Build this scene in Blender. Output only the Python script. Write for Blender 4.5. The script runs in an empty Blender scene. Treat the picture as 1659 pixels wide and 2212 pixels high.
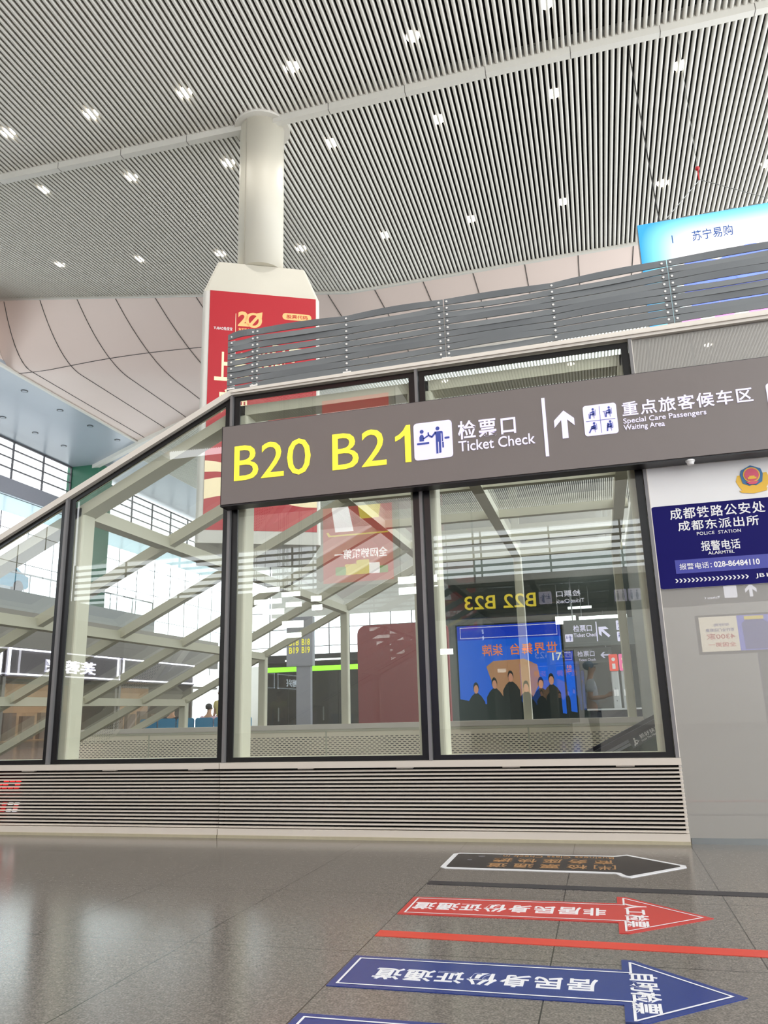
import bpy, math, random
from mathutils import Vector, Matrix
random.seed(7)
U = 0.8                      # design units -> metres
SC = bpy.context.scene
COL = SC.collection
V = Vector
X, Y, Z = V((1, 0, 0)), V((0, 1, 0)), V((0, 0, 1))

# ------------------------------------------------------------------ camera
cam = bpy.data.cameras.new('camera')
cam.sensor_fit = 'VERTICAL'; cam.sensor_height = 24.0; cam.lens = 18.1535
cam.clip_start = 0.05; cam.clip_end = 600
co = bpy.data.objects.new('camera', cam); COL.objects.link(co)
R = [[0.96393904, 0.2647742, -0.02676086], [-0.09109869, 0.23381807, -0.96800317], [-0.25004509, 0.93553393, 0.24950695]]
M = Matrix.Identity(4)
for i in range(3):
    M[i][0] = R[0][i]; M[i][1] = -R[1][i]; M[i][2] = -R[2][i]
M.translation = V((0, -8.13, 1.25)) * U
co.matrix_world = M
SC.camera = co

# ------------------------------------------------------------------ daylight and exposure
w = bpy.data.worlds.new('daylight'); SC.world = w; w.use_nodes = True
nt = w.node_tree; bg = nt.nodes['Background']
bg.inputs[0].default_value = (0.94, 0.97, 1.0, 1); bg.inputs[1].default_value = 4.0
SC.view_settings.view_transform = 'Standard'; SC.view_settings.look = 'None'
SC.view_settings.gamma = 1.0; SC.view_settings.use_curve_mapping = False
SC.view_settings.exposure = 0.0
try:
    SC.cycles.max_bounces = 8; SC.cycles.transparent_max_bounces = 24; SC.cycles.glossy_bounces = 5
    SC.cycles.diffuse_bounces = 4; SC.cycles.caustics_reflective = False; SC.cycles.caustics_refractive = False
    SC.cycles.use_denoising = True; SC.cycles.sample_clamp_indirect = 6
except Exception:
    pass

def area_light(name, loc, rot, sx, sy, power, col=(1, 1, 1)):
    l = bpy.data.lights.new(name, 'AREA'); l.shape = 'RECTANGLE'; l.size = sx * U; l.size_y = sy * U
    l.energy = power; l.color = col
    o = bpy.data.objects.new(name, l); COL.objects.link(o)
    o.location = V(loc) * U; o.rotation_euler = rot
    return o

# ------------------------------------------------------------------ materials
def lin(c):
    if isinstance(c, str):
        c = [int(c[i:i + 2], 16) / 255 for i in (0, 2, 4)]
    return tuple((x / 12.92 if x <= .04045 else ((x + .055) / 1.055) ** 2.4) for x in c)
MATS = {}
def mat(name, c, rough=.5, metal=0., emit=0., ec=None, var=.06, scale=6., spec=.5, bump=0.):
    if name in MATS: return MATS[name]
    m = bpy.data.materials.new(name); m.use_nodes = True
    n = m.node_tree; b = n.nodes['Principled BSDF']; c = lin(c)
    if var > 0:
        tc = n.nodes.new('ShaderNodeTexCoord'); no = n.nodes.new('ShaderNodeTexNoise')
        no.inputs['Scale'].default_value = scale; no.inputs['Detail'].default_value = 4
        n.links.new(tc.outputs['Object'], no.inputs['Vector'])
        mx = n.nodes.new('ShaderNodeMix'); mx.data_type = 'RGBA'
        mx.inputs[6].default_value = (*[x * (1 - var) for x in c], 1)
        mx.inputs[7].default_value = (*[min(1, x * (1 + var)) for x in c], 1)
        n.links.new(no.outputs['Fac'], mx.inputs[0]); n.links.new(mx.outputs[2], b.inputs['Base Color'])
    else:
        b.inputs['Base Color'].default_value = (*c, 1)
    b.inputs['Roughness'].default_value = rough; b.inputs['Metallic'].default_value = metal
    b.inputs['Specular IOR Level'].default_value = spec
    if emit:
        b.inputs['Emission Color'].default_value = (*(lin(ec) if ec else c), 1); b.inputs['Emission Strength'].default_value = emit
    MATS[name] = m
    return m

def glass_mat(name, tint=(.86, .93, .89), ior=1.75):
    m = bpy.data.materials.new(name); m.use_nodes = True; n = m.node_tree
    n.nodes.remove(n.nodes['Principled BSDF']); out = n.nodes['Material Output']
    t = n.nodes.new('ShaderNodeBsdfTransparent'); t.inputs[0].default_value = (*tint, 1)
    g = n.nodes.new('ShaderNodeBsdfGlossy'); g.inputs['Roughness'].default_value = 0.0; g.inputs[0].default_value = (1, 1, 1, 1)
    ge = n.nodes.new('ShaderNodeNewGeometry')
    r0 = ((ior - 1) / (ior + 1)) ** 2
    def vm(op, a, b=None):
        x = n.nodes.new('ShaderNodeMath'); x.operation = op
        for i, q in enumerate((a, b)):
            if q is None: continue
            if isinstance(q, (int, float)): x.inputs[i].default_value = q
            else: n.links.new(q, x.inputs[i])
        return x.outputs[0]
    dt_ = n.nodes.new('ShaderNodeVectorMath'); dt_.operation = 'DOT_PRODUCT'
    n.links.new(ge.outputs['Incoming'], dt_.inputs[0]); n.links.new(ge.outputs['Normal'], dt_.inputs[1])
    cs = vm('ABSOLUTE', dt_.outputs['Value'])
    fac = vm('ADD', vm('MULTIPLY', vm('POWER', vm('SUBTRACT', 1., cs), 5.), 1 - r0), r0)
    tc = n.nodes.new('ShaderNodeTexCoord'); no = n.nodes.new('ShaderNodeTexNoise'); no.inputs['Scale'].default_value = .55
    bp = n.nodes.new('ShaderNodeBump'); bp.inputs['Strength'].default_value = .008; bp.inputs['Distance'].default_value = .04
    n.links.new(tc.outputs['Object'], no.inputs['Vector']); n.links.new(no.outputs['Fac'], bp.inputs['Height'])
    n.links.new(bp.outputs[0], g.inputs['Normal'])
    mx = n.nodes.new('ShaderNodeMixShader')
    n.links.new(fac, mx.inputs[0]); n.links.new(t.outputs[0], mx.inputs[1]); n.links.new(g.outputs[0], mx.inputs[2])
    n.links.new(mx.outputs[0], out.inputs[0])
    return m
GLASS = glass_mat('pane_glass', (.94, .965, .945), 2.05)
GLASS_R = glass_mat('roof_glass', (.91, .945, .945), 1.5)
GLASS_B = glass_mat('teal_glass', (.34, .50, .47), 1.5)

def floor_mat():
    m = bpy.data.materials.new('granite_floor'); m.use_nodes = True; n = m.node_tree; b = n.nodes['Principled BSDF']; L = n.links.new
    tc = n.nodes.new('ShaderNodeTexCoord')
    def noise(sc, det=2):
        x = n.nodes.new('ShaderNodeTexNoise'); x.inputs['Scale'].default_value = sc; x.inputs['Detail'].default_value = det
        L(tc.outputs['Object'], x.inputs['Vector']); return x
    a = noise(120, 3); c2 = noise(38, 3)
    r1 = n.nodes.new('ShaderNodeValToRGB'); e = r1.color_ramp.elements
    e[0].position = .36; e[0].color = (*lin('5c5854'), 1); e[1].position = .64; e[1].color = (*lin('817b75'), 1)
    k = r1.color_ramp.elements.new(.5); k.color = (*lin('6d6862'), 1)
    L(a.outputs['Fac'], r1.inputs[0])
    r2 = n.nodes.new('ShaderNodeValToRGB'); e = r2.color_ramp.elements
    e[0].position = .3; e[0].color = (.72, .72, .72, 1); e[1].position = .7; e[1].color = (1.12, 1.1, 1.08, 1)
    L(c2.outputs['Fac'], r2.inputs[0])
    mu = n.nodes.new('ShaderNodeMix'); mu.data_type = 'RGBA'; mu.blend_type = 'MULTIPLY'; mu.inputs[0].default_value = 1
    L(r1.outputs[0], mu.inputs[6]); L(r2.outputs[0], mu.inputs[7])
    sep = n.nodes.new('ShaderNodeSeparateXYZ'); L(tc.outputs['Object'], sep.inputs[0])
    def seam(axis, off, pitch, wdt):
        s = n.nodes.new('ShaderNodeMath'); s.operation = 'SUBTRACT'; L(sep.outputs[axis], s.inputs[0]); s.inputs[1].default_value = off * U
        d = n.nodes.new('ShaderNodeMath'); d.operation = 'DIVIDE'; L(s.outputs[0], d.inputs[0]); d.inputs[1].default_value = pitch * U
        f = n.nodes.new('ShaderNodeMath'); f.operation = 'FRACT'; L(d.outputs[0], f.inputs[0])
        g = n.nodes.new('ShaderNodeMath'); g.operation = 'LESS_THAN'; L(f.outputs[0], g.inputs[0]); g.inputs[1].default_value = wdt / pitch
        return g
    s1 = seam(0, -.376, 1.022, .007); s2 = seam(1, -3.70, 1.345, .007)
    mxx = n.nodes.new('ShaderNodeMath'); mxx.operation = 'MAXIMUM'; L(s1.outputs[0], mxx.inputs[0]); L(s2.outputs[0], mxx.inputs[1])
    fin = n.nodes.new('ShaderNodeMix'); fin.data_type = 'RGBA'; L(mxx.outputs[0], fin.inputs[0]); L(mu.outputs[2], fin.inputs[6]); fin.inputs[7].default_value = (*lin('2b2927'), 1)
    L(fin.outputs[2], b.inputs['Base Color'])
    b.inputs['Roughness'].default_value = .17; b.inputs['Specular IOR Level'].default_value = .38
    return m

def perf_mat():
    m = bpy.data.materials.new('perforated_metal'); m.use_nodes = True; n = m.node_tree; b = n.nodes['Principled BSDF']; L = n.links.new
    tc = n.nodes.new('ShaderNodeTexCoord'); sep = n.nodes.new('ShaderNodeSeparateXYZ'); L(tc.outputs['Object'], sep.inputs[0])
    def mth(op, a, bv):
        x = n.nodes.new('ShaderNodeMath'); x.operation = op
        for i, q in enumerate((a, bv)):
            if q is None: continue
            if isinstance(q, (int, float)): x.inputs[i].default_value = q
            else: L(q, x.inputs[i])
        return x.outputs[0]
    row = mth('DIVIDE', sep.outputs[2], .046 * U)
    rf = mth('FRACT', row, None); ri = mth('FLOOR', row, None)
    sh = mth('MULTIPLY', mth('MODULO', ri, 2.), .5)
    cx = mth('FRACT', mth('ADD', mth('DIVIDE', sep.outputs[0], .128 * U), sh), None)
    hole = mth('MULTIPLY', mth('LESS_THAN', mth('ABSOLUTE', mth('SUBTRACT', cx, .5), None), .29), mth('LESS_THAN', mth('ABSOLUTE', mth('SUBTRACT', rf, .5), None), .17))
    # plain margins at the top and bottom edges of each panel
    hole = mth('MULTIPLY', hole, mth('LESS_THAN', sep.outputs[2], .70 * U))
    mx = n.nodes.new('ShaderNodeMix'); mx.data_type = 'RGBA'; L(hole, mx.inputs[0])
    mx.inputs[6].default_value = (*lin('f6ecd6'), 1); mx.inputs[7].default_value = (*lin('15130f'), 1)
    L(mx.outputs[2], b.inputs['Base Color']); b.inputs['Roughness'].default_value = .5
    return m

def led_mat():
    m = bpy.data.materials.new('led_sky_picture'); m.use_nodes = True; n = m.node_tree; b = n.nodes['Principled BSDF']; L = n.links.new
    tc = n.nodes.new('ShaderNodeTexCoord'); mp = n.nodes.new('ShaderNodeMapping'); L(tc.outputs['Object'], mp.inputs[0])
    sep = n.nodes.new('ShaderNodeSeparateXYZ'); L(mp.outputs[0], sep.inputs[0])
    # distance from picture centre -> white; edges -> cyan/blue
    def mth(op, a, bv):
        x = n.nodes.new('ShaderNodeMath'); x.operation = op
        for i, q in enumerate((a, bv)):
            if q is None: continue
            if isinstance(q, (int, float)): x.inputs[i].default_value = q
            else: L(q, x.inputs[i])
        return x.outputs[0]
    dx = mth('DIVIDE', sep.outputs[0], 3.35 * U); dz = mth('DIVIDE', mth('SUBTRACT', sep.outputs[2], 1.75 * U), 2.3 * U)
    d = mth('POWER', mth('ADD', mth('POWER', mth('ABSOLUTE', dx, None), 7.), mth('POWER', mth('ABSOLUTE', dz, None), 7.)), 1 / 7)
    r = n.nodes.new('ShaderNodeValToRGB'); e = r.color_ramp.elements
    e[0].position = .68; e[0].color = (1, 1, 1, 1); e[1].position = 1.0; e[1].color = (.03, .42, .95, 1)
    k = r.color_ramp.elements.new(.86); k.color = (.30, .88, 1, 1)
    L(d, r.inputs[0])
    L(r.outputs[0], b.inputs['Emission Color']); b.inputs['Emission Strength'].default_value = 1.25
    b.inputs['Base Color'].default_value = (.02, .02, .02, 1); b.inputs['Roughness'].default_value = .4
    return m

M_FLOOR = floor_mat(); M_PERF = perf_mat(); M_LED = led_mat()
m_slat = mat('slat_paint', 'd2cfc6', .45, var=.03)
m_void = mat('ceiling_void', '0b0b0d', .9, var=0)
m_beam = mat('beam_paint', 'd2cfc6', .5, var=.03)
m_pink = mat('pinkish_panel', 'e6d3c9', .55, var=.04, scale=.35)
m_joint = mat('dark_joint', '4f4a47', .8, var=0)
m_soffit = mat('blue_grey_soffit', 'a3aab3', .28, var=.05, scale=.3)
m_white = mat('white_paint', 'd8d4cb', .5, var=.04, scale=1.5)
m_cream = mat('cream_paint', 'cdc8b9', .5, var=.05, scale=.8)
m_steel = mat('pale_green_steel', 'cbc8b3', .55, var=.07, scale=2.)
m_cap = mat('white_moulding', 'd9d2c8', .42, var=.03)
m_frit = mat('black_frame', '0d0c0e', .25, var=0)
m_mull = mat('silver_mullion', '7c7a7a', .4, metal=.3, var=0)
m_rail = mat('slate_grey_board', '6c7072', .5, var=.04)
m_bolt = mat('white_bolt', 'e6e4e0', .35, var=0)
m_wall = mat('grey_wall_panel', '918e88', .35, var=.03, scale=1.2)
_b = m_wall.node_tree.nodes['Principled BSDF']; _b.inputs['Coat Weight'].default_value = 1.; _b.inputs['Coat IOR'].default_value = 1.9; _b.inputs['Coat Roughness'].default_value = .0
m_side = mat('grey_side_wall', 'a3a59f', .4, var=.03)
m_louv = mat('louvre_paint', 'cbc2b6', .42, var=.04)
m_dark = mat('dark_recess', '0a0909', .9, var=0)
m_plinth = mat('plinth_paint', 'b8ada2', .5, var=.05)
m_baseline = mat('yellowed_sealant', 'a89f86', .7, var=.1, scale=20)
m_sign = mat('umber_sign_face', '746c69', .38, var=.03)
m_signb = mat('sign_edge', '1a181a', .4, var=0)
m_yel = mat('yellow_lettering', 'efe03c', .5, emit=.62, var=0)
m_let = mat('lilac_white_lettering', 'dcd6ee', .5, emit=.34, var=0)
m_picto = mat('blue_pictogram', '3b4a9c', .5, emit=.05, var=0)
m_pw = mat('white_print', 'e4e3e1', .45, var=.02)
m_navy = mat('navy_print', '0b0558', .5, var=.03, spec=.15)
m_navy2 = mat('navy_strip', '3a3d96', .3, var=.03)
m_gold = mat('gold_print', 'e5b637', .45, var=.08)
m_bblue = mat('badge_blue', '2d6b9c', .45, var=0)
m_bred = mat('badge_red', 'd2506a', .45, var=0)
m_red = mat('red_poster', 'b0262f', .45, emit=.16, var=.04, scale=.6)
m_creamp = mat('cream_poster_print', 'f3dfb6', .5, emit=.3, var=.04)
m_orange = mat('orange_gold_print', 'efb778', .5, emit=.25, var=.1)
m_fred = mat('red_floor_film', 'b3312c', .3, var=.04)
m_fred2 = mat('red_tape', 'c23a2a', .35, var=.04)
m_fblue = mat('blue_floor_film', '1f3272', .25, var=.05)
m_fblk = mat('black_floor_film', '1b191b', .25, var=.05)
m_fwht = mat('white_floor_print', 'd6d6d8', .35, var=.02)
m_fgold = mat('gold_floor_print', '9c744a', .4, var=.05)
m_tape = mat('black_tape', '252328', .4, var=.05)
m_green = mat('green_tile', '2f6b52', .4, var=.1, scale=1.)
m_winf = mat('dark_window_frame', '5c5a5e', .5, var=0)
m_lou = mat('white_sunshade', 'e8e4e0', .6, var=.02)
_n = m_lou.node_tree; _t = _n.nodes.new('ShaderNodeBsdfTranslucent'); _t.inputs[0].default_value = (.85, .84, .83, 1)
_m = _n.nodes.new('ShaderNodeMixShader'); _m.inputs[0].default_value = .75
_n.links.new(_n.nodes['Principled BSDF'].outputs[0], _m.inputs[1]); _n.links.new(_t.outputs[0], _m.inputs[2]); _n.links.new(_m.outputs[0], _n.nodes['Material Output'].inputs[0])
m_frost = mat('frosted_strip', 'd8e2e4', .6, var=.02)
_n = m_frost.node_tree; _t = _n.nodes.new('ShaderNodeBsdfTranslucent'); _t.inputs[0].default_value = (.60, .665, .68, 1)
_m = _n.nodes.new('ShaderNodeMixShader'); _m.inputs[0].default_value = .8
_n.links.new(_n.nodes['Principled BSDF'].outputs[0], _m.inputs[1]); _n.links.new(_t.outputs[0], _m.inputs[2]); _n.links.new(_m.outputs[0], _n.nodes['Material Output'].inputs[0])
m_band = mat('grey_fascia', '9a9ba4', .5, var=.03)
m_deck = mat('grey_deck', 'a9acab', .5, var=.03)
m_lamp = mat('lamp_glow', 'ffffff', .5, emit=30, ec='fff6e8', var=0)
m_lamph = mat('lamp_housing', '3a3a3c', .4, var=0)
m_off = mat('unlit_lens', '8c95a0', .3, var=0)
m_tube = mat('white_light_panel', 'ffffff', .5, emit=2.2, ec='f4fff6', var=0)
m_handr = mat('black_rubber', '17171a', .35, var=0)
m_dsteel = mat('brushed_steel', '8b8f8e', .35, metal=.7, var=.04)
m_maroon = mat('maroon_board', '84222b', .35, var=.06, scale=.8)
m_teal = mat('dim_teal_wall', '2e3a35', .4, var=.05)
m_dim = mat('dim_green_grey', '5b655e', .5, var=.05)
m_lime = mat('lime_led_strip', '9dff30', .5, emit=1.1, var=0)
m_blueled = mat('blue_led_picture', '0d3fd0', .4, emit=3.2, ec='0a3fd8', var=0)
m_blueled2 = mat('bright_blue_led', '1166e8', .4, emit=3.6, ec='0c6bf0', var=0)
m_orled = mat('orange_led_lettering', 'ff8a3c', .4, emit=4.0, var=0)
m_sand = mat('sand_led_picture', 'd8a070', .4, emit=2.6, var=.1)
m_wled = mat('white_led', 'f4f4ff', .4, emit=3.2, var=0)
m_yled = mat('yellow_led', 'ffe83a', .4, emit=3.0, var=0)
m_suit = mat('black_suit_print', '08080a', .6, var=0)
m_skinp = mat('face_print', 'c98f70', .5, emit=4.5, var=0)
m_cyan = mat('cyan_car_paint', '1f9fc4', .25, var=0)
m_tyre = mat('tyre_rubber', '151517', .7, var=0)
m_wled2 = mat('bright_white_led', 'f4f4ff', .4, emit=8, var=0)
m_lpan = mat('hanging_light_panel', 'ffffff', .5, emit=9, ec='f6fff8', var=0)
m_warm = mat('glowing_shop_interior', 'b98e68', .6, emit=.45, var=.35, scale=1.2)  # emission paints the warm light inside the shops onto their back panel
m_shopw = mat('shop_wall', '8d8780', .5, var=.06)
m_fascia = mat('shop_fascia', '5a5358', .4, var=.05)
m_seat = mat('blue_seat', '1d80ac', .45, var=.05)
m_skin = mat('skin', 'c89878', .5, var=.05)
m_shirt = mat('white_shirt', 'dfe6ea', .7, var=.04)
m_shirty = mat('yellow_shirt', 'd8c67c', .7, var=.04)
m_shirtp = mat('pale_pink_shirt', 'cfa7b4', .7, var=.04)
m_trous = mat('dark_trousers', '1d2027', .8, var=.05)
m_cap_b = mat('blue_cap', '4a6c8c', .7, var=.05)
m_hair = mat('black_hair', '141214', .6, var=.05)

# ------------------------------------------------------------------ mesh helpers
class MB:
    def __init__(s): s.v = []; s.f = []
    def add(s, vs, fs):
        k = len(s.v); s.v += [V(q) for q in vs]; s.f += [[i + k for i in f] for f in fs]; return s
    def box(s, x0, x1, y0, y1, z0, z1):
        return s.add([(x0, y0, z0), (x1, y0, z0), (x1, y1, z0), (x0, y1, z0), (x0, y0, z1), (x1, y0, z1), (x1, y1, z1), (x0, y1, z1)],
                     [(0, 3, 2, 1), (4, 5, 6, 7), (0, 1, 5, 4), (1, 2, 6, 5), (2, 3, 7, 6), (3, 0, 4, 7)])
    def prism(s, pts, d):                     # pts: planar 3-D loop, d: extrusion vector
        pts = [V(p) for p in pts]; n = len(pts); d = V(d)
        nr = V((0, 0, 0))
        for i in range(n): nr += pts[i].cross(pts[(i + 1) % n])
        if nr.dot(d) > 0: pts = pts[::-1]
        fs = [list(range(n)), list(range(2 * n - 1, n - 1, -1))]
        fs += [[i, i + n, (i + 1) % n + n, (i + 1) % n] for i in range(n)]
        return s.add(pts + [p + d for p in pts], fs)
    def cyl(s, a, b, r, n=16, r2=None):
        a, b = V(a), V(b); r2 = r if r2 is None else r2; d = (b - a).normalized()
        u = d.orthogonal().normalized(); w_ = d.cross(u)
        vs = []
        for p, rr in ((a, r), (b, r2)):
            vs += [p + u * rr * math.cos(2 * math.pi * i / n) + w_ * rr * math.sin(2 * math.pi * i / n) for i in range(n)]
        fs = [list(range(n))[::-1], list(range(n, 2 * n))] + [[i, (i + 1) % n, (i + 1) % n + n, i + n] for i in range(n)]
        return s.add(vs, fs)
    def bar(s, a, b, w_, h, up=Z):            # oriented box around the axis a-b
        a, b = V(a), V(b); d = (b - a).normalized(); sd = d.cross(V(up)).normalized(); u = sd.cross(d)
        vs = []
        for p in (a, b):
            vs += [p + sd * w_ / 2 * i + u * h / 2 * j for i, j in ((-1, -1), (1, -1), (1, 1), (-1, 1))]
        return s.add(vs, [(0, 1, 2, 3), (7, 6, 5, 4), (0, 4, 5, 1), (1, 5, 6, 2), (2, 6, 7, 3), (3, 7, 4, 0)])
    def quad(s, *p): return s.add(p, [tuple(range(len(p)))])
    def sphere(s, c, r, n=14, m=9, sc=(1, 1, 1)):
        vs = []; fs = []
        for j in range(m + 1):
            t = math.pi * j / m
            for i in range(n):
                a = 2 * math.pi * i / n
                vs.append(V(c) + V((r * sc[0] * math.sin(t) * math.cos(a), r * sc[1] * math.sin(t) * math.sin(a), r * sc[2] * math.cos(t))))
        for j in range(m):
            for i in range(n):
                fs.append((j * n + i, (j + 1) * n + i, (j + 1) * n + (i + 1) % n, j * n + (i + 1) % n))
        return s.add(vs, fs)

ORG = {}
def tag(o, label=None, cat=None, group=None, kind=None):
    if label: o['label'] = label
    if cat: o['category'] = cat
    if group: o['group'] = group
    if kind: o['kind'] = kind
    return o
def thing(name, label, cat, loc=(0, 0, 0), group=None):
    o = bpy.data.objects.new(name, None); COL.objects.link(o); o.empty_display_size = .2
    o.location = V(loc) * U; ORG[o.name] = V(loc)
    return tag(o, label, cat, group)
def mk(name, mb, m, parent=None, smooth=False, org=None, **kw):
    if parent is None:
        if org is None:
            lo = [min(v[i] for v in mb.v) for i in range(3)]; hi = [max(v[i] for v in mb.v) for i in range(3)]
            org = V(((lo[0] + hi[0]) / 2, (lo[1] + hi[1]) / 2, lo[2]))
        org = V(org)
    else:
        org = ORG[parent.name]
    me = bpy.data.meshes.new(name); me.from_pydata([(v - org) * U for v in mb.v], [], mb.f); me.update()
    me.materials.append(m)
    if smooth: me.polygons.foreach_set('use_smooth', [True] * len(me.polygons))
    o = bpy.data.objects.new(name, me); COL.objects.link(o)
    if parent is None: o.location = org * U
    else: o.parent = parent
    ORG[o.name] = org
    return tag(o, kw.get('label'), kw.get('cat'), kw.get('group'), kw.get('kind'))
def struct(name, mb, m, parent=None, org=None, **kw):
    return mk(name, mb, m, parent, org=org, kind='structure', **kw)
def dup(root, d, label, group=None):
    r = root.copy(); COL.objects.link(r); r.location = root.location + V(d) * U; ORG[r.name] = ORG[root.name] + V(d)
    r['label'] = label
    if group: r['group'] = group
    for ch in list(root.children):
        c = ch.copy(); COL.objects.link(c); c.parent = r; ORG[c.name] = ORG[r.name]
        for g in ch.children:
            e = g.copy(); COL.objects.link(e); e.parent = c; ORG[e.name] = ORG[r.name]
    return r

_tc = {}
def glyphs(body, bold=0., space=1.):
    k = (body, bold, space)
    if k not in _tc:
        c = bpy.data.curves.new('lettering', 'FONT'); c.body = body; c.extrude = .05; c.offset = bold; c.resolution_u = 3; c.space_character = space
        c.space_line = .95
        o = bpy.data.objects.new('lettering', c); COL.objects.link(o)
        dg = bpy.context.evaluated_depsgraph_get()
        me = bpy.data.meshes.new_from_object(o.evaluated_get(dg))
        vs = [v.co.copy() for v in me.vertices]; fs = [list(p.vertices) for p in me.polygons]
        bpy.data.meshes.remove(me); bpy.data.objects.remove(o); bpy.data.curves.remove(c)
        lo = [min(v[i] for v in vs) for i in range(3)]; hi = [max(v[i] for v in vs) for i in range(3)]
        vs = [V([(v[i] - lo[i]) / max(1e-6, hi[i] - lo[i]) for i in range(3)]) for v in vs]
        _tc[k] = (vs, fs)
    return _tc[k]
def text(mb, body, o, xd, ud, w_, h, bold=.01, depth=.006, space=1.):
    vs, fs = glyphs(body, bold, space); o, xd, ud = V(o), V(xd), V(ud); n = xd.cross(ud)
    return mb.add([o + xd * v.x * w_ + ud * v.y * h + n * (v.z * depth) for v in vs], fs)
def T(parent, m, body, o, xd, ud, w_, h, name='lettering', **kw):
    return mk(name, text(MB(), body, o, xd, ud, w_, h, **kw), m, parent)
def flat(mb, pts, o, xd, ud, depth=.006):
    o, xd, ud = V(o), V(xd), V(ud)
    return mb.prism([o + xd * p[0] + ud * p[1] for p in pts], xd.cross(ud) * depth)
def rrect(x0, y0, x1, y1, r, n=5):
    out = []
    for cx, cy, a0 in ((x1 - r, y0 + r, -90), (x1 - r, y1 - r, 0), (x0 + r, y1 - r, 90), (x0 + r, y0 + r, 180)):
        for i in range(n + 1):
            a = math.radians(a0 + 90 * i / n); out.append((cx + r * math.cos(a), cy + r * math.sin(a)))
    return out
def disc(cx, cy, r, n=18, ry=None):
    ry = ry or r
    return [(cx + r * math.cos(2 * math.pi * i / n), cy + ry * math.sin(2 * math.pi * i / n)) for i in range(n)]
def stroke(a, b, w_):
    a, b = V((*a, 0)), V((*b, 0)); d = (b - a).normalized(); p = V((-d.y, d.x, 0)) * w_ / 2
    return [(q.x, q.y) for q in (a - p, b - p, b + p, a + p)]
def ring(mb, outer, inner, o, xd, ud, depth=.004):
    o, xd, ud = V(o), V(xd), V(ud); n = xd.cross(ud) * depth; k = len(outer)
    A = [o + xd * p[0] + ud * p[1] + n for p in outer]; B = [o + xd * p[0] + ud * p[1] + n for p in inner]
    return mb.add(A + B, [(i, (i + 1) % k, (i + 1) % k + k, i + k) for i in range(k)])

# ================================================================== SETTING
HX0, HX1 = -13.0, .6; HY0, HY1 = 1.75, 3.55        # escalator well in the floor
f = MB()
for a in ((-42, HX0, -47, 76), (HX1, 16, -47, 76), (HX0, HX1, -47, HY0), (HX0, HX1, HY1, 76)):
    f.box(a[0], a[1], a[2], a[3], -.25, 0)
struct('floor', f, M_FLOOR, org=(0, 0, 0))
p = MB().box(HX0 - .2, HX1 + .2, HY0 - .2, HY1 + .2, -7.2, -7)
p.box(HX0 - .2, HX0, HY0 - .2, HY1 + .2, -7, -.25).box(HX1, HX1 + .2, HY0 - .2, HY1 + .2, -7, -.25)
p.box(HX0, HX1, HY0 - .2, HY0, -7, -.25).box(HX0, HX1, HY1, HY1 + .2, -7, -.25)
struct('wall_well', p, m_dim)

# ---- slatted ceiling
CZ = 21.875
def gx(x): return max(0., -x - 10.5) * .97
def zc(x, y):
    if y < 13.83: return CZ + .03 * gx(x)
    return CZ + gx(x) * (.075 + .09 * min(1, (y - 13.83) / 11.7))
EDGE = [(-36, 25.5), (60, 25.5)]
DIAG = [(-32.7, 41.5), (-25.07, 37.6), (-9, 33.4), (14, 33.0)]
def lerp(tab, x):
    if x <= tab[0][0]: return tab[0][1]
    for (a, b), (c, d) in zip(tab, tab[1:]):
        if x <= c: return b + (d - b) * (x - a) / (c - a)
    return tab[-1][1]
PITCH, SW, SH = .195, .114, .15
prof = [(-SW / 2, SH), (-SW / 2, .035), (-SW / 4, .006), (0, 0), (SW / 4, .006), (SW / 2, .035), (SW / 2, SH)]
def slat(mb, x, ya, za, yb, zb):
    vs = [(x + a, ya, za + b) for a, b in prof] + [(x + a, yb, zb + b) for a, b in prof]; n = len(prof)
    mb.add(vs, [[i, i + 1, i + 1 + n, i + n] for i in range(n - 1)] + [list(range(n)), list(range(n, 2 * n))[::-1]])
cb = MB(); x = -35.0
while x < 13.5:
    slat(cb, x, -46, zc(x, 0), 13.34, zc(x, 0))
    slat(cb, x, 13.58, zc(x, 13.84), 25.5, zc(x, 25.5))
    slat(cb, x, lerp(DIAG, x) + .25, CZ + .1, 75.5, CZ + .1)
    x += PITCH
ceil = struct('ceiling', cb, m_slat)
d = MB(); xs = [-36, -30, -25, -20, -15, -10.5, 14]
for ya, yb in ((-46, 13.84), (13.6, 25.7), (25.4, 76)):
    for xa, xb in zip(xs, xs[1:]):
        h = 1.3
        if ya > 25:
            for y0_, y1_, zz in ((25.4, 42, 4.6), (42, 76, 1.0)): d.quad((xa, y0_, CZ + zz), (xa, y1_, CZ + zz), (xb, y1_, CZ + zz), (xb, y0_, CZ + zz))
        else: d.quad((xa, ya, zc(xa, ya) + h), (xa, yb, zc(xa, yb - .01) + h), (xb, yb, zc(xb, yb - .01) + h), (xb, ya, zc(xb, ya) + h))
struct('ceiling_deck', d, m_void, parent=ceil)
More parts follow.
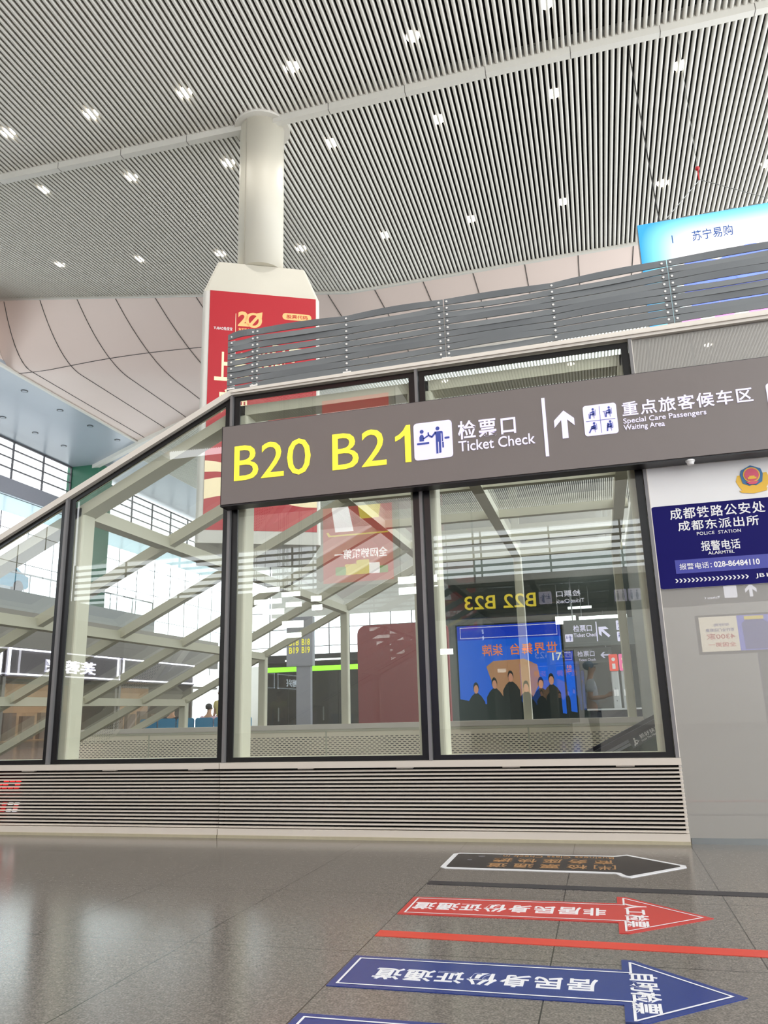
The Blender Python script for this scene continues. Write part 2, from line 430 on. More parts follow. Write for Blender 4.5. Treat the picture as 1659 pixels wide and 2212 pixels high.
# white beam crossing the slats, its seams and the slim edge trims
bxs = [-36, -22, -17, -10.5, 14]
def zb(x): return CZ + .028 * gx(x)
bm = MB()
for xa, xb in zip(bxs, bxs[1:]):
    za, zb_ = zb(xa), zb(xb)
    bm.add([(xa, 13.34, za - .25), (xb, 13.34, zb_ - .25), (xb, 13.58, zb_ - .25), (xa, 13.58, za - .25),
            (xa, 13.34, za + .35), (xb, 13.34, zb_ + .35), (xb, 13.58, zb_ + .7), (xa, 13.58, za + .7)],
           [(0, 3, 2, 1), (0, 1, 5, 4), (2, 3, 7, 6), (4, 5, 6, 7)])
trim1 = struct('trim_1', bm, m_beam)
sm = MB()
for k in range(-12, 5):
    x = k * 2.75 + .9
    if abs(x + 10) > 1.2: sm.box(x - .008, x + .008, 13.334, 13.584, zb(x) - .255, zb(x) + .0)
struct('seam', sm, m_joint, parent=trim1)
# pinkish panelled bulkhead between the slat field and the soffit
def zp(x, y):
    e = zc(x, 25.5) - CZ; L = 2.2 + 9 * max(0., min(1., (x + 32.67) / 16.))
    t = max(0., 1 - (y - 25.5) / L); return CZ + e * t * t
pk = MB(); nx, ny = 90, 36
for i in range(nx + 1):
    x = -32.67 + (14 + 32.67) * (i / nx)
    yb = lerp(DIAG, x)
    for j in range(ny + 1):
        y = 25.55 + (yb - 25.55) * j / ny; pk.v.append(V((x, y, zp(x, y))))
for i in range(nx):
    for j in range(ny):
        a = i * (ny + 1) + j; pk.f.append([a, a + 1, a + ny + 2, a + ny + 1])
pink = struct('ceiling_bulkhead', pk, m_pink, smooth=True)
jm = MB()
def pinkline(pts, w_=.035):
    for a, b in zip(pts, pts[1:]):
        jm.bar((a[0], a[1], zp(*a) - .006), (b[0], b[1], zp(*b) - .006), w_, .03)
x = -31.7
while x < 13:
    ye = lerp(DIAG, x); pinkline([(x, 25.56 + (ye - 25.6) * t / 40) for t in range(41)]); x += 2.5
pinkline([(-32.6 + t * 1.0, 28.3 + t * .105) for t in range(21)])
struct('joint', jm, m_joint, parent=pink)
et = MB()
exs = [-32.67, -28, -24, -20, -16, -10.5, 14]
for xa, xb in zip(exs, exs[1:]):
    et.bar((xa, 25.5, zc(xa, 25.5) - .02), (xb, 25.5, zc(xb, 25.5) - .02), .12, .14)
struct('trim_2', et, m_beam)
dt = MB()
for a, b in zip(DIAG, DIAG[1:]): dt.bar((a[0], a[1], CZ - .08), (b[0], b[1], CZ - .08), .5, .45)
dt.bar((-32.7, 25.5, CZ - .02), (-32.7, 41.6, CZ - .02), .22, .16)
dt.bar((-32.7, 41.5, CZ - .08), (-41.3, 46.4, CZ - .08), .4, .45)
struct('trim_3', dt, m_beam)
# blue-grey soffit along the left facade
so = MB().prism([(-41.6, -46, CZ), (-32.67, -46, CZ), (-32.67, 41.5, CZ), (-41.6, 46.6, CZ)], (0, 0, .3))
so.prism([(-41.6, 46.6, CZ + .3), (-32.67, 41.5, CZ + .3), (-32.67, 75, CZ + .3), (-41.6, 75, CZ + .3)], (0, 0, .3))
struct('ceiling_soffit', so, m_soffit)
struct('wall_closure', MB().box(-32.9, -32.72, -46, 41.5, CZ + .02, CZ + 4.7), m_pink)

# ---- left facade: clerestory with sunshades, fascia band, curtain wall
LX = -41.3
wl = MB().box(LX - .4, LX, -46, 75, 17.73, 18.92)
struct('wall_left', wl, m_band)
def clerestory(name, ya, yb):
    p = MB().quad((LX - .1, ya, 18.92), (LX - .1, yb, 18.92), (LX - .1, yb, CZ), (LX - .1, ya, CZ))
    o = struct(name, p, GLASS_R)
    fr = MB(); n = max(1, round((yb - ya) / 3.35))
    for i in range(n + 1):
        y = ya + (yb - ya) * i / n; fr.box(LX - .08, LX + .06, y - .04, y + .04, 18.92, CZ)
    for z in (19.68, 20.48, 21.2): fr.box(LX - .08, LX + .05, ya, yb, z - .035, z + .035)
    fr.box(LX - .08, LX + .06, ya, yb, CZ - .12, CZ)
    struct('frame', fr, m_winf, parent=o)
    sh = MB(); z = 19.0
    while z < CZ - .1:
        sh.box(LX - .53, LX - .5, ya, yb, z, z + .27); z += .36
    struct('sunshade', sh, m_lou, parent=o)
clerestory('window_1', -46, 45.0); clerestory('window_18', 47.1, 75)
def curtain(name, ya, yb, z0, z1):
    p = MB().quad((LX - .1, ya, z0), (LX - .1, yb, z0), (LX - .1, yb, z1), (LX - .1, ya, z1))
    o = struct(name, p, GLASS_R)
    fr = MB(); y = ya
    while y <= yb:
        fr.box(LX - .35, LX - .3, y - .03, y + .03, z0, z1); y += 3.0
    z = z0 + 2.4
    while z < z1:
        fr.box(LX - .12, LX - .08, ya, yb, z - .02, z + .02); z += 2.4
    struct('frame', fr, m_winf, parent=o)
    struct('top_strip', MB().box(LX - .2, LX - .16, ya, yb, 16.4, z1), m_frost, parent=o)
curtain('window_2', -46, 75, 5.6, 17.7)
gc = MB().box(LX - .4, LX + 2.6, 45.05, 47.0, 0, CZ + .1)
struct('column_green', gc, m_green)
# ---- far end wall with its own clerestory, band and glazing
FY = 75
FX = -36
fw = MB().box(-41, FX, FY, FY + .4, 17.7, 18.9).box(-41, 14, FY, FY + .4, 0, 6.6).box(FX, 14, FY, FY + .4, 12, CZ + 1).box(-11, 14, FY, FY + .4, 6.6, 12)
struct('wall_far', fw, m_white)
p = MB().quad((-41, FY + .1, 6.6), (FX, FY + .1, 6.6), (FX, FY + .1, 17.7), (-41, FY + .1, 17.7))
p.quad((-41, FY + .1, 18.9), (FX, FY + .1, 18.9), (FX, FY + .1, CZ), (-41, FY + .1, CZ))
p.quad((FX, FY + .1, 6.6), (-11, FY + .1, 6.6), (-11, FY + .1, 12), (FX, FY + .1, 12))
fo = struct('window_3', p, GLASS_R)
fr = MB()
for i in range(14):
    x = -41 + i * 2.4; fr.box(x - .05, x + .05, FY - .05, FY + .05, 6.6, CZ if x < FX else 12)
for z in (8.6, 10.6, 12.6, 14.6, 16.4, 19.5, 20.2, 20.9): fr.box(-41, FX if z > 11 else -11, FY - .04, FY + .04, z - .04, z + .04)
struct('frame', fr, m_winf, parent=fo)
# ---- wall behind the viewpoint (seen only mirrored in the glass)
BY = -46
bw = MB().box(-41, 14, BY - .4, BY, 0, 10.3).box(-41, 14, BY - .4, BY, 13.6, CZ)
struct('wall_back', bw, m_white)
p = MB().quad((-41, BY - .1, 10.3), (14, BY - .1, 10.3), (14, BY - .1, 13.6), (-41, BY - .1, 13.6))
bo = struct('window_4', p, GLASS_R)
fr = MB()
for i in range(12): fr.box(-41 + i * 4.8 - .06, -41 + i * 4.8 + .06, BY - .06, BY + .06, 10.3, 13.6)
z = 10.6
while z < 13.6: fr.box(-41, 14, BY - .05, BY + .05, z - .09, z + .09); z += .5
struct('frame', fr, m_winf, parent=bo)

# ---- mezzanine on the left and the shop wall beneath it
mz = MB().box(-41.0, -36.0, -46, 50.3, 8.25, 9.5)
struct('trim_4', mz, m_deck)
sw = MB().box(-36.4, -36.0, -46, 62, 5.7, 8.25).box(-36.4, -36, -46, 62, 3.75, 3.95)
sw.box(-40.6, -40.2, -46, 62, 0, 8.25)
struct('wall_shops', sw, m_shopw)

# ================================================================== GLASS ENCLOSURE AROUND THE ESCALATOR
MU = [-13.2, -10.9, -8.6, -6.31, -4.06, -1.74, .63]
S_ = .4867
def top(x): return 5.10 if x >= -4.06 else 5.10 - S_ * (-4.06 - x)
for i, (xa, xb) in enumerate(zip(MU, MU[1:])):
    za, zb2 = top(xa) - .04, top(xb) - .04; z0 = .757
    if za < z0: xa = -4.06 - (5.06 - z0 - .02) / S_; za = top(xa) - .04
    o = struct('window_%d' % (5 + i), MB().quad((xa, .02, z0), (xb, .02, z0), (xb, .02, zb2), (xa, .02, za)), GLASS)
    e = .075; t = .06 if xa >= -4.07 else .066
    out = [(xa + .02, z0), (xb - .02, z0), (xb - .02, zb2), (xa + .02, za)]
    zi = lambda q: top(q) - .04 - t
    inn = [(xa + .02 + e, z0 + .05), (xb - .02 - e, z0 + .05), (xb - .02 - e, zi(xb - e)), (xa + .02 + e, max(z0 + .06, zi(xa + e)))]
    fm = MB()
    for k in range(4):
        a, b, c, d_ = out[k], out[(k + 1) % 4], inn[(k + 1) % 4], inn[k]
        fm.prism([(q[0], -.004, q[1]) for q in (a, b, c, d_)], (0, .02, 0))
    struct('frame', fm, m_frit, parent=o)
ml = MB()
for x in MU[1:]:
    ml.box(x - .016, x + .016, -.05, .015, .757, top(x) - .0)
struct('trim_5', ml, m_mull)
# white moulding on top of the glazing and of the grey wall
cp = MB()
cp.prism([(-4.06, -.06, 5.065), (5, -.06, 5.085), (5, -.06, 5.20), (-4.08, -.06, 5.135)], (0, .20, 0))
cp.prism([(-4.06, -.08, 5.09), (5, -.08, 5.125), (5, -.08, 5.15), (-4.06, -.08, 5.11)], (0, .02, 0))
cp.prism([(-13.2, -.06, top(-13.2) - .035), (-4.06, -.06, 5.065), (-4.08, -.06, 5.135), (-13.24, -.06, top(-13.2) + .035)], (0, .20, 0))
struct('trim_6', cp, m_cap)
# grey wall to the right, its upper beige field and metal skirting
struct('wall_right', MB().box(.64, 6, -.01, .18, 0, 5.07), m_wall)
struct('baseboard_right', MB().box(.67, 6, -.03, -.01, .0, .05), m_dsteel)
struct('trim_7', MB().box(.632, .655, -.035, -.01, .76, 5.07).box(.632, .655, -.035, -.01, .0, .74), m_cap)
struct('wall_inner', MB().box(.86, .98, 4.3, 11.3, 0, 5.0), m_side)
# roof glass
rg = MB().quad((-13.2, .15, top(-13.2) - .03), (-4.06, .15, 5.07), (-4.06, 11.2, 5.07), (-13.2, 11.2, top(-13.2) - .03))
rg.quad((-4.06, .15, 5.07), (.9, .15, 5.07), (.9, 11.2, 5.07), (-4.06, 11.2, 5.07))
struct('window_17', rg, GLASS_R)
# steel frame
sf = thing('steel_frame', 'pale green painted steel frame of posts and rafters inside the glass enclosure', 'frame', (-4.06, 5.5, 0))
def rbox(x0, x1, y0, y1, z0, z1, r=.035):
    return MB().prism([(a, b, z0) for a, b in rrect(x0, y0, x1, y1, r, 3)], (0, 0, z1 - z0))
for x in MU[1:]:
    mk('post', rbox(x - .15, x + .15, .10, .36, 0, top(x) - .13), m_steel, sf)
    mk('purlin', MB().box(x - .10, x + .10, .36, 11.1, top(x) - .23, top(x) - .06), m_steel, sf)
for y in (.23, 2.35, 4.6, 6.85, 9.1, 11.2):
    wd = .26 if y < 1 else .15; hh = .13 if y < 1 else .16
    dz = .05 + hh / 2 + (.075 if y < 1 else -.03 if y > 11 else 0)
    mk('rafter', MB().bar((-13.2, y, top(-13.2) - dz * 1.1), (-4.0, y, 5.1 - dz), wd, hh).bar((-4.06, y, 5.1 - dz), (.8, y, 5.1 - dz), wd, hh), m_steel, sf)
mk('bottom_rail', MB().box(-13, .6, .10, .30, .74, .80), m_steel, sf)
for x in MU[1:]:
    mk('rear_post', rbox(x - .10, x + .10, 11.1, 11.3, 0, top(x) - .13), m_steel, sf)
mk('rear_sill', MB().box(-14, .95, 11.02, 11.36, .86, .98), m_cap, sf)
for i, (xa, xb) in enumerate(zip(MU, MU[1:])):
    za, zb2 = top(xa) - .1, top(xb) - .1
    if za < .98: xa = -12.5; za = top(xa) - .1
    struct('window_%d' % (11 + i), MB().quad((xa, 11.2, .98), (xb, 11.2, .98), (xb, 11.2, zb2), (xa, 11.2, za)), GLASS_R)
PX = [-14.3, -11.81, -9.30, -6.79, -4.27, -1.75, .85]
names = ['leftmost, under the sloping rafters', 'second from left', 'third from left, below the gate pylon', 'fourth from left, below the maroon board', 'fifth from left, below the mirrored blue advert', 'rightmost, crossed by the escalator handrail']
for (xa, xb), nm in zip(zip(PX, PX[1:]), names):
    t = thing('perforated_panel', 'cream slotted metal panel along the enclosure rear, ' + nm, 'panel', ((xa + xb) / 2, 11.05, 0), 'slotted panels along the rear of the enclosure')
    mk('slotted_sheet', MB().box(xa + .02, xb - .02, 11.04, 11.08, 0.02, .80), M_PERF, t)
    mk('edge', MB().box(xa + .0, xa + .02, 11.03, 11.09, 0.0, .86).box(xb - .02, xb, 11.03, 11.09, 0.0, .86).box(xa + .02, xb - .02, 11.03, 11.09, .80, .86).box(xa + .02, xb - .02, 11.03, 11.09, 0, .02), m_steel, t)

# louvred plinth under the glass: two units
def louvre(xa, xb, label, y0):
    t = thing('louvre_panel', label, 'louvre panel', ((xa + xb) / 2, 0, 0))
    mk('sill', MB().prism([(xa, -.09, .695), (xa, -.09, .755), (xa, .09, .757), (xa, .09, .695)], (xb - xa, 0, 0)), m_louv, t)
    n = 16; sl = MB()
    for k in range(n):
        z = .665 - k * (.555 / (n - 1))
        sl.prism([(xa, y0 - .045, z - .009), (xa, y0 - .045, z + .002), (xa, y0 - .02, z + .0085), (xa, y0 - .012, z + .002)], (xb - xa, 0, 0))
    mk('slats', sl, m_louv, t)
    mk('backing', MB().box(xa, xb, .06, .09, .0, .695), m_dark, t)
    mk('plinth', MB().box(xa, xb, -.10, .06, .03, .092), m_louv, t)
    mk('sealant', MB().box(xa, xb, -.107, .05, .0, .03), m_baseline, t)
    xx = xa + .9
    while xx < xb - .3: mk('clip', MB().box(xx, xx + .17, -.075, -.03, .684, .695), m_louv, t); xx += 1.08
louvre(-14, -4.085, 'white horizontal louvre panel under the sloping glass, left of the joint', -.02)
louvre(-4.075, .655, 'white horizontal louvre panel under the glass, right of the joint beside the grey wall', -.03)
t = thing('led_ticker', 'red and white lit segments glowing behind the left louvre slats', 'led display', (-7.2, .03, .25))
m_rled = mat('red_led', 'e02a2a', .4, emit=1.4, var=0); m_wseg = mat('white_seg', 'ffffff', .4, emit=1.5, var=0)
for z0, ws in ((.575, 0), (.32, 1)):
    for r in range(3):
        for k in range(9):
            x = -6.72 - k * .085 + r * -.01
            if (k + r * 2) % 7 == 3: continue
            mk('segment', MB().box(x - .055, x, .03, .055, z0 - r * .037 - .012, z0 - r * .037 + .012), m_wseg if ws and (k < 2 or k > 6) and r != 1 else m_rled, t)

# ================================================================== HANGING DIRECTION SIGN
SY = -.25
sg = thing('direction_sign', 'long grey ticket check sign with yellow B20 B21 lettering, mounted across the glass', 'sign', (-1, -.14, 3.62))
mk('housing', MB().box(-4.06, 3.2, SY, -.06, 3.62, 4.575), m_sign, sg)
mk('edge_strip', MB().box(-4.07, 3.21, SY + .012, -.055, 3.60, 3.62).box(-4.07, 3.21, SY + .012, -.055, 4.575, 4.585).box(-4.075, -4.06, SY + .01, -.06, 3.6, 4.585), m_signb, sg)
mk('bracket', MB().box(-4.08, -4.02, -.06, -.02, 3.7, 4.5), m_signb, sg)
mk('bracket', MB().box(-1.77, -1.71, -.06, -.02, 3.7, 4.5), m_signb, sg)
mk('bracket', MB().box(.66, .72, -.06, -.01, 3.7, 4.5), m_signb, sg)
O = lambda x, z: (x, SY, z)
def ST(m, body, x0, x1, z0, z1, **kw): return T(sg, m, body, O(x0, z0), X, Z, x1 - x0, z1 - z0, **kw)
ST(m_yel, 'B20', -3.90, -2.952, 3.884, 4.318, bold=.0, name='gate_number')
ST(m_yel, 'B2', -2.69, -2.06, 3.888, 4.318, bold=.0, name='gate_number')
mk('gate_number', flat(MB(), [(-1.845, 3.888), (-1.78, 3.888), (-1.78, 4.318), (-1.826, 4.318), (-1.86, 4.262), (-1.905, 4.22), (-1.955, 4.195), (-1.955, 4.142), (-1.90, 4.165), (-1.845, 4.205)], O(0, 0), X, Z), m_yel, sg)
ST(m_let, '检票口', -1.25, -.627, 4.075, 4.287, bold=.016, space=1.2)
ST(m_let, 'Ticket Check', -1.252, -.435, 3.94, 4.06, bold=.008)
ST(m_let, '重点旅客候车区', .465, 1.708, 4.122, 4.28, bold=.014, space=1.15)
ST(m_let, 'Special Care Passengers', .465, 1.263, 4.028, 4.10, bold=.008)
ST(m_let, 'Waiting Area', .462, .86, 3.955, 4.028, bold=.008)
mk('divider', flat(MB(), [(-.34, 3.783), (-.305, 3.783), (-.305, 4.436), (-.34, 4.436)], O(0, 0), X, Z), m_let, sg)
mk('arrow', flat(MB(), [(-.153, 3.958), (-.092, 3.958), (-.092, 4.165), (-.02, 4.09), (-.02, 4.17), (-.122, 4.267), (-.227, 4.165), (-.227, 4.085), (-.153, 4.165)], O(0, 0), X, Z), m_let, sg)
def picto_panel(o, xd, ud, sc, parent, kind):
    pn = mk('pictogram_panel', flat(MB(), [(a * sc, b * sc) for a, b in rrect(0, 0, 1, 1, .09)], o, xd, ud, .006), m_let, parent)
    b = MB(); n = V(xd).cross(V(ud)); o2 = V(o) + n * .006
    def F(pts): flat(b, [(p[0] * sc, p[1] * sc) for p in pts], o2, xd, ud, .004)
    if kind == 'ticket':
        F(disc(.215, .76, .05)); F([(.15, .5), (.265, .5), (.265, .62), (.25, .66), (.215, .68), (.17, .66), (.15, .61)])
        F(stroke((.25, .56), (.37, .63), .035)); F(rrect(.08, .41, .40, .46, .02))
        F(disc(.63, .80, .05)); F([(.55, .72), (.73, .72), (.76, .70), (.76, .44), (.73, .44), (.73, .66), (.705, .66), (.705, .15), (.65, .13), (.65, .44), (.625, .44), (.625, .13), (.575, .13), (.575, .60)])
        F(stroke((.575, .70), (.47, .58), .045)); F(stroke((.48, .58), (.38, .65), .045)); F(stroke((.385, .64), (.385, .72), .035))
        F(rrect(.735, .27, .775, .42, .005)); F(rrect(.80, .50, .93, .55, .02))
    elif kind == 'care':
        F(rrect(.06, .475, .94, .485, .004)); F(rrect(.495, .06, .505, .94, .004))
        for q, (cx, cy) in enumerate(((.27, .72), (.75, .72), (.27, .26), (.75, .26))):
            F(disc(cx + .03, cy + .14, .035)); F([(cx + .0, cy - .04), (cx + .075, cy - .04), (cx + .075, cy + .06), (cx + .05, cy + .095), (cx + .01, cy + .09)])
            F(stroke((cx + .06, cy - .03), (cx - .07, cy - .03), .045)); F(stroke((cx - .06, cy - .02), (cx - (.075 if q != 2 else .13), cy - .16), .038))
            F(stroke((cx + .02, cy + .06), (cx - .07, cy + .02), .028))
            F(stroke((cx + .10, cy + .12), (cx + .10, cy - .06), .012)); F(stroke((cx + .10, cy - .06), (cx, cy - .075), .012)); F(stroke((cx + .05, cy - .07), (cx + .05, cy - .16), .01))
            if q == 1: F(stroke((cx - .16, cy + .03), (cx - .07, cy + .03), .012)); F(stroke((cx - .12, cy + .03), (cx - .10, cy - .15), .012))
            if q == 0: F(stroke((cx - .10, cy + .0), (cx - .10, cy - .15), .012))
            if q == 2: F(disc(cx - .02, cy + .01, .045))
            if q == 3: F(disc(cx - .04, cy + .07, .028)); F(disc(cx - .04, cy + .01, .035))
    elif kind == 'wc':
        for cx in (.28, .72):
            F(disc(cx, .82, .07)); F([(cx - .12, .3), (cx + .12, .3), (cx + .08, .7), (cx - .08, .7)]); F(rrect(cx - .07, .1, cx + .07, .32, .01))
        F(rrect(.495, .05, .505, .95, .004))
    mk('pictogram', b, m_picto, pn)
    return pn
picto_panel(O(-1.742, 3.893), X, Z, .428, sg, 'ticket')
picto_panel(O(.075, 3.952), X, Z, .335, sg, 'care')
mk('pictogram_panel', flat(MB(), rrect(1.835, 3.95, 2.17, 4.29, .03), O(0, 0), X, Z, .006), m_let, sg)
fx = thing('detector', 'small round white detector stuck under the grey direction sign', 'detector', (1.06, -.2, 3.56))
mk('base', MB().cyl((1.06, -.2, 3.60), (1.06, -.2, 3.585), .045, 20), m_pw, fx); mk('dome', MB().cyl((1.06, -.2, 3.585), (1.06, -.2, 3.555), .04, 20, .03), m_pw, fx)

# ================================================================== POLICE NOTICE
NY = -.011
nb = thing('notice_board', 'white and navy police station notice with badge and alarm phone number on grey wall', 'notice', (1.6, NY, 2.35))
NO = lambda x, z, d=0: (x, NY - .012 - d, z)
mk('board', flat(MB(), rrect(.64, 2.348, 2.62, 3.63, .05), (0, NY, 0), X, Z, .012), m_pw, nb)
mk('blue_field', flat(MB(), rrect(.642, 2.35, 2.618, 3.195, .045)[:], NO(0, 0), X, Z, .003), m_navy, nb)
def NT(m, body, x0, x1, z0, z1, **kw): return T(nb, m, body, NO(x0, z0, .003), X, Z, x1 - x0, z1 - z0, depth=.002, **kw)
NT(m_pw, '成都铁路公安处', .825, 1.71, 3.045, 3.162, bold=.012, space=1.12)
NT(m_pw, '成都东派出所', .888, 1.638, 2.922, 3.025, bold=.012, space=1.12)
NT(m_pw, 'POLICE  STATION', 1.056, 1.463, 2.868, 2.90, bold=.006, space=1.1)
NT(m_pw, '报警电话', 1.08, 1.44, 2.705, 2.805, bold=.01)
NT(m_pw, 'ALARMTEL', 1.137, 1.378, 2.666, 2.697, bold=.006)
mk('number_strip', flat(MB(), [(.818, 2.495), (1.70, 2.495), (1.70, 2.632), (.818, 2.632)], NO(0, 0, .003), X, Z, .002), m_navy2, nb)
T(nb, m_pw, '报警电话：', NO(.855, 2.532, .005), X, Z, .30, .062, depth=.002, bold=.006)
T(nb, m_pw, '028-86484110', NO(1.175, 2.535, .005), X, Z, .415, .058, depth=.002, bold=.022)
T(nb, m_pw, 'JB10', NO(1.535, 2.40, .003), X, Z, .17, .048, depth=.002)
ch = MB()
for k in range(18):
    x = .80 + k * .0378; flat(ch, [(x, 2.405), (x + .014, 2.405), (x + .032, 2.425), (x + .014, 2.445), (x, 2.445), (x + .018, 2.425)], NO(0, 0, .003), X, Z, .002)
mk('chevrons', ch, m_pw, nb)
cx, cz = 1.632, 3.41
bd = mk('police_badge', flat(MB(), [(cx - .13, cz + .03), (cx - .15, cz - .03), (cx - .13, cz - .08), (cx - .10, cz - .13), (cx, cz - .155), (cx + .11, cz - .13), (cx + .14, cz - .08), (cx + .16, cz - .02), (cx + .14, cz + .04)], NO(0, 0), X, Z, .004), m_gold, nb)
def BF(nm, pts, m, d): mk(nm, flat(MB(), pts, NO(0, 0, d), X, Z, .004), m, bd)
BF('scroll', [(cx - .13, cz - .125), (cx - .05, cz - .13), (cx, cz - .12), (cx + .06, cz - .13), (cx + .13, cz - .115), (cx + .12, cz - .145), (cx, cz - .165), (cx - .11, cz - .15)], m_gold, .003)
BF('shield', [(cx - .105, cz + .03), (cx - .09, cz + .08), (cx, cz + .125), (cx + .09, cz + .085), (cx + .105, cz + .03), (cx + .09, cz - .05), (cx + .03, cz - .085), (cx, cz - .075), (cx - .03, cz - .085), (cx - .09, cz - .055)], m_bblue, .004)
BF('ring', disc(cx, cz + .025, .078, 24), m_gold, .008)
BF('centre', disc(cx, cz + .025, .066, 24), m_bred, .012)
BF('gate', [(cx - .04, cz - .02), (cx + .04, cz - .02), (cx + .04, cz), (cx + .025, cz), (cx + .025, cz + .012), (cx - .025, cz + .012), (cx - .025, cz), (cx - .04, cz)], m_gold, .016)
BF('base_field', [(cx - .06, cz - .045), (cx + .06, cz - .045), (cx + .03, cz - .072), (cx - .03, cz - .072)], m_bred, .012)

# ================================================================== SLATTED RAILING ON THE ROOF
rl = thing('slat_railing', 'slate grey horizontal board railing with white bolts along the enclosure roof', 'railing', (0, .05, 5.2))
secs = [(-4.165, -3.79, 1), (-3.788, -1.392, 2), (-1.378, 1.113, 2), (1.122, 3.6, 2)]
def ztop(x): return lerp([(-4.16, 5.94), (-3.79, 5.965), (-2.6, 5.94), (-1.38, 5.95), (-.15, 5.935), (1.12, 5.99), (3.6, 6.03)], x)
def zbot(x): return lerp([(-4.16, 5.145), (-1.4, 5.20), (1.1, 5.225), (3.6, 5.24)], x)
NB = 9
for si, (xa, xb, nb_) in enumerate(secs):
    for k in range(NB):
        amp = [random.uniform(-.014, .014) for _ in range(nb_)]
        if k == NB - 1: amp = [.012] * nb_
        bow = [random.uniform(-.012, .02) for _ in range(nb_)]
        if k == NB - 2: amp = [-.012] * nb_
        mb = MB(); N = 10 * nb_
        rows = []
        for i in range(N + 1):
            x = xa + (xb - xa) * i / N; s_ = i / N * nb_; q = min(nb_ - 1, int(s_)); wv = math.sin(math.pi * (s_ - q))
            zt, zb_ = ztop(x), zbot(x); h = (zt - zb_) / NB
            zc_ = zb_ + h * (k + .5) + amp[q] * wv; hh = h * .435; yy = .035 - bow[q] * wv
            til = amp[q] * wv * .8
            rows.append([(x, yy - .008 + til, zc_ - hh), (x, yy - .008 - til, zc_ + hh), (x, yy + .008 - til, zc_ + hh), (x, yy + .008 + til, zc_ - hh)])
        vs = [p for r_ in rows for p in r_]; fs = []
        for i in range(N):
            for j in range(4): fs.append((i * 4 + j, (i + 1) * 4 + j, (i + 1) * 4 + (j + 1) % 4, i * 4 + (j + 1) % 4))
        fs += [(0, 1, 2, 3), (N * 4 + 3, N * 4 + 2, N * 4 + 1, N * 4)]
        mb.add(vs, fs)
        bo = mk('board', mb, m_rail, rl)
        for bx in ([xa + .055] + ([xb - .03] if si == 0 else [(xa + xb) / 2, xb - .05])):
            if si > 0 and bx == xa + .055: bx = xa + .03
            zt, zb_ = ztop(bx), zbot(bx); h = (zt - zb_) / NB; z = zb_ + h * (k + .5)
            mk('bolt', MB().cyl((bx, .027, z), (bx, .018, z), .0125, 10), m_bolt, bo)
for px in (-4.11, -3.80, -2.59, -1.385, -.14, 1.085, 1.16, 2.36, 3.5):
    mk('rail_post', MB().box(px - .035, px + .035, .047, .062, 5.16, ztop(px) - .09).box(px - .05, px + .05, .02, .10, 5.18, 5.20), m_bolt, rl)

# ================================================================== COLUMN AND ADVERTISING BOX
cl = thing('column', 'round cream column with a flange under the slatted ceiling', 'column', (-10.05, 13.83, 16.2))
mk('shaft', MB().cyl((-10.05, 13.83, 15.96), (-10.05, 13.83, 22.6), .785, 40), m_cream, cl, smooth=False)
for o in (bpy.data.objects['shaft'],):
    for pgn in o.data.polygons: pgn.use_smooth = len(pgn.vertices) == 4
mk('flange', MB().cyl((-10.05, 13.83, 21.80), (-10.05, 13.83, 22.05), 1.0, 40, 1.0), m_white, cl)
mk('seam', MB().bar((-10.32, 13.085, 15.97), (-10.32, 13.085, 21.9), .03, .02, up=Y), mat('seam_line', 'a8a395', .6, var=0), cl)
YAW = math.radians(27.9)
bx, by = V((math.cos(YAW), math.sin(YAW), 0)), V((-math.sin(YAW), math.cos(YAW), 0))
def adbox(label, A, width, z0, z1, zcap, parts):
    """A: front-left bottom plan corner; width along the face; square plan."""
    C0 = V((A[0], A[1], 0)) + bx * width / 2 + by * width / 2
    t = thing('advertising_box', label, 'advertising box', (C0.x, C0.y, z0))
    def loop(hw, r, z): return [C0 + bx * a + by * b + Z * z for a, b in rrect(-hw, -hw, hw, hw, r, 6)]
    mk('body', MB().prism(loop(width / 2, .12, z0), (0, 0, z1 - z0)), m_white, t)
    l0, l1 = loop(width / 2, .12, z1), loop(width / 2 - .42, .12, zcap)
    n = len(l0); mb = MB().add(l0 + l1, [[i, (i + 1) % n, (i + 1) % n + n, i + n] for i in range(n)] + [list(range(n, 2 * n))])
    mk('cap', mb, m_cream, t)
    parts(t, V((A[0], A[1], 0)), width)
    return t
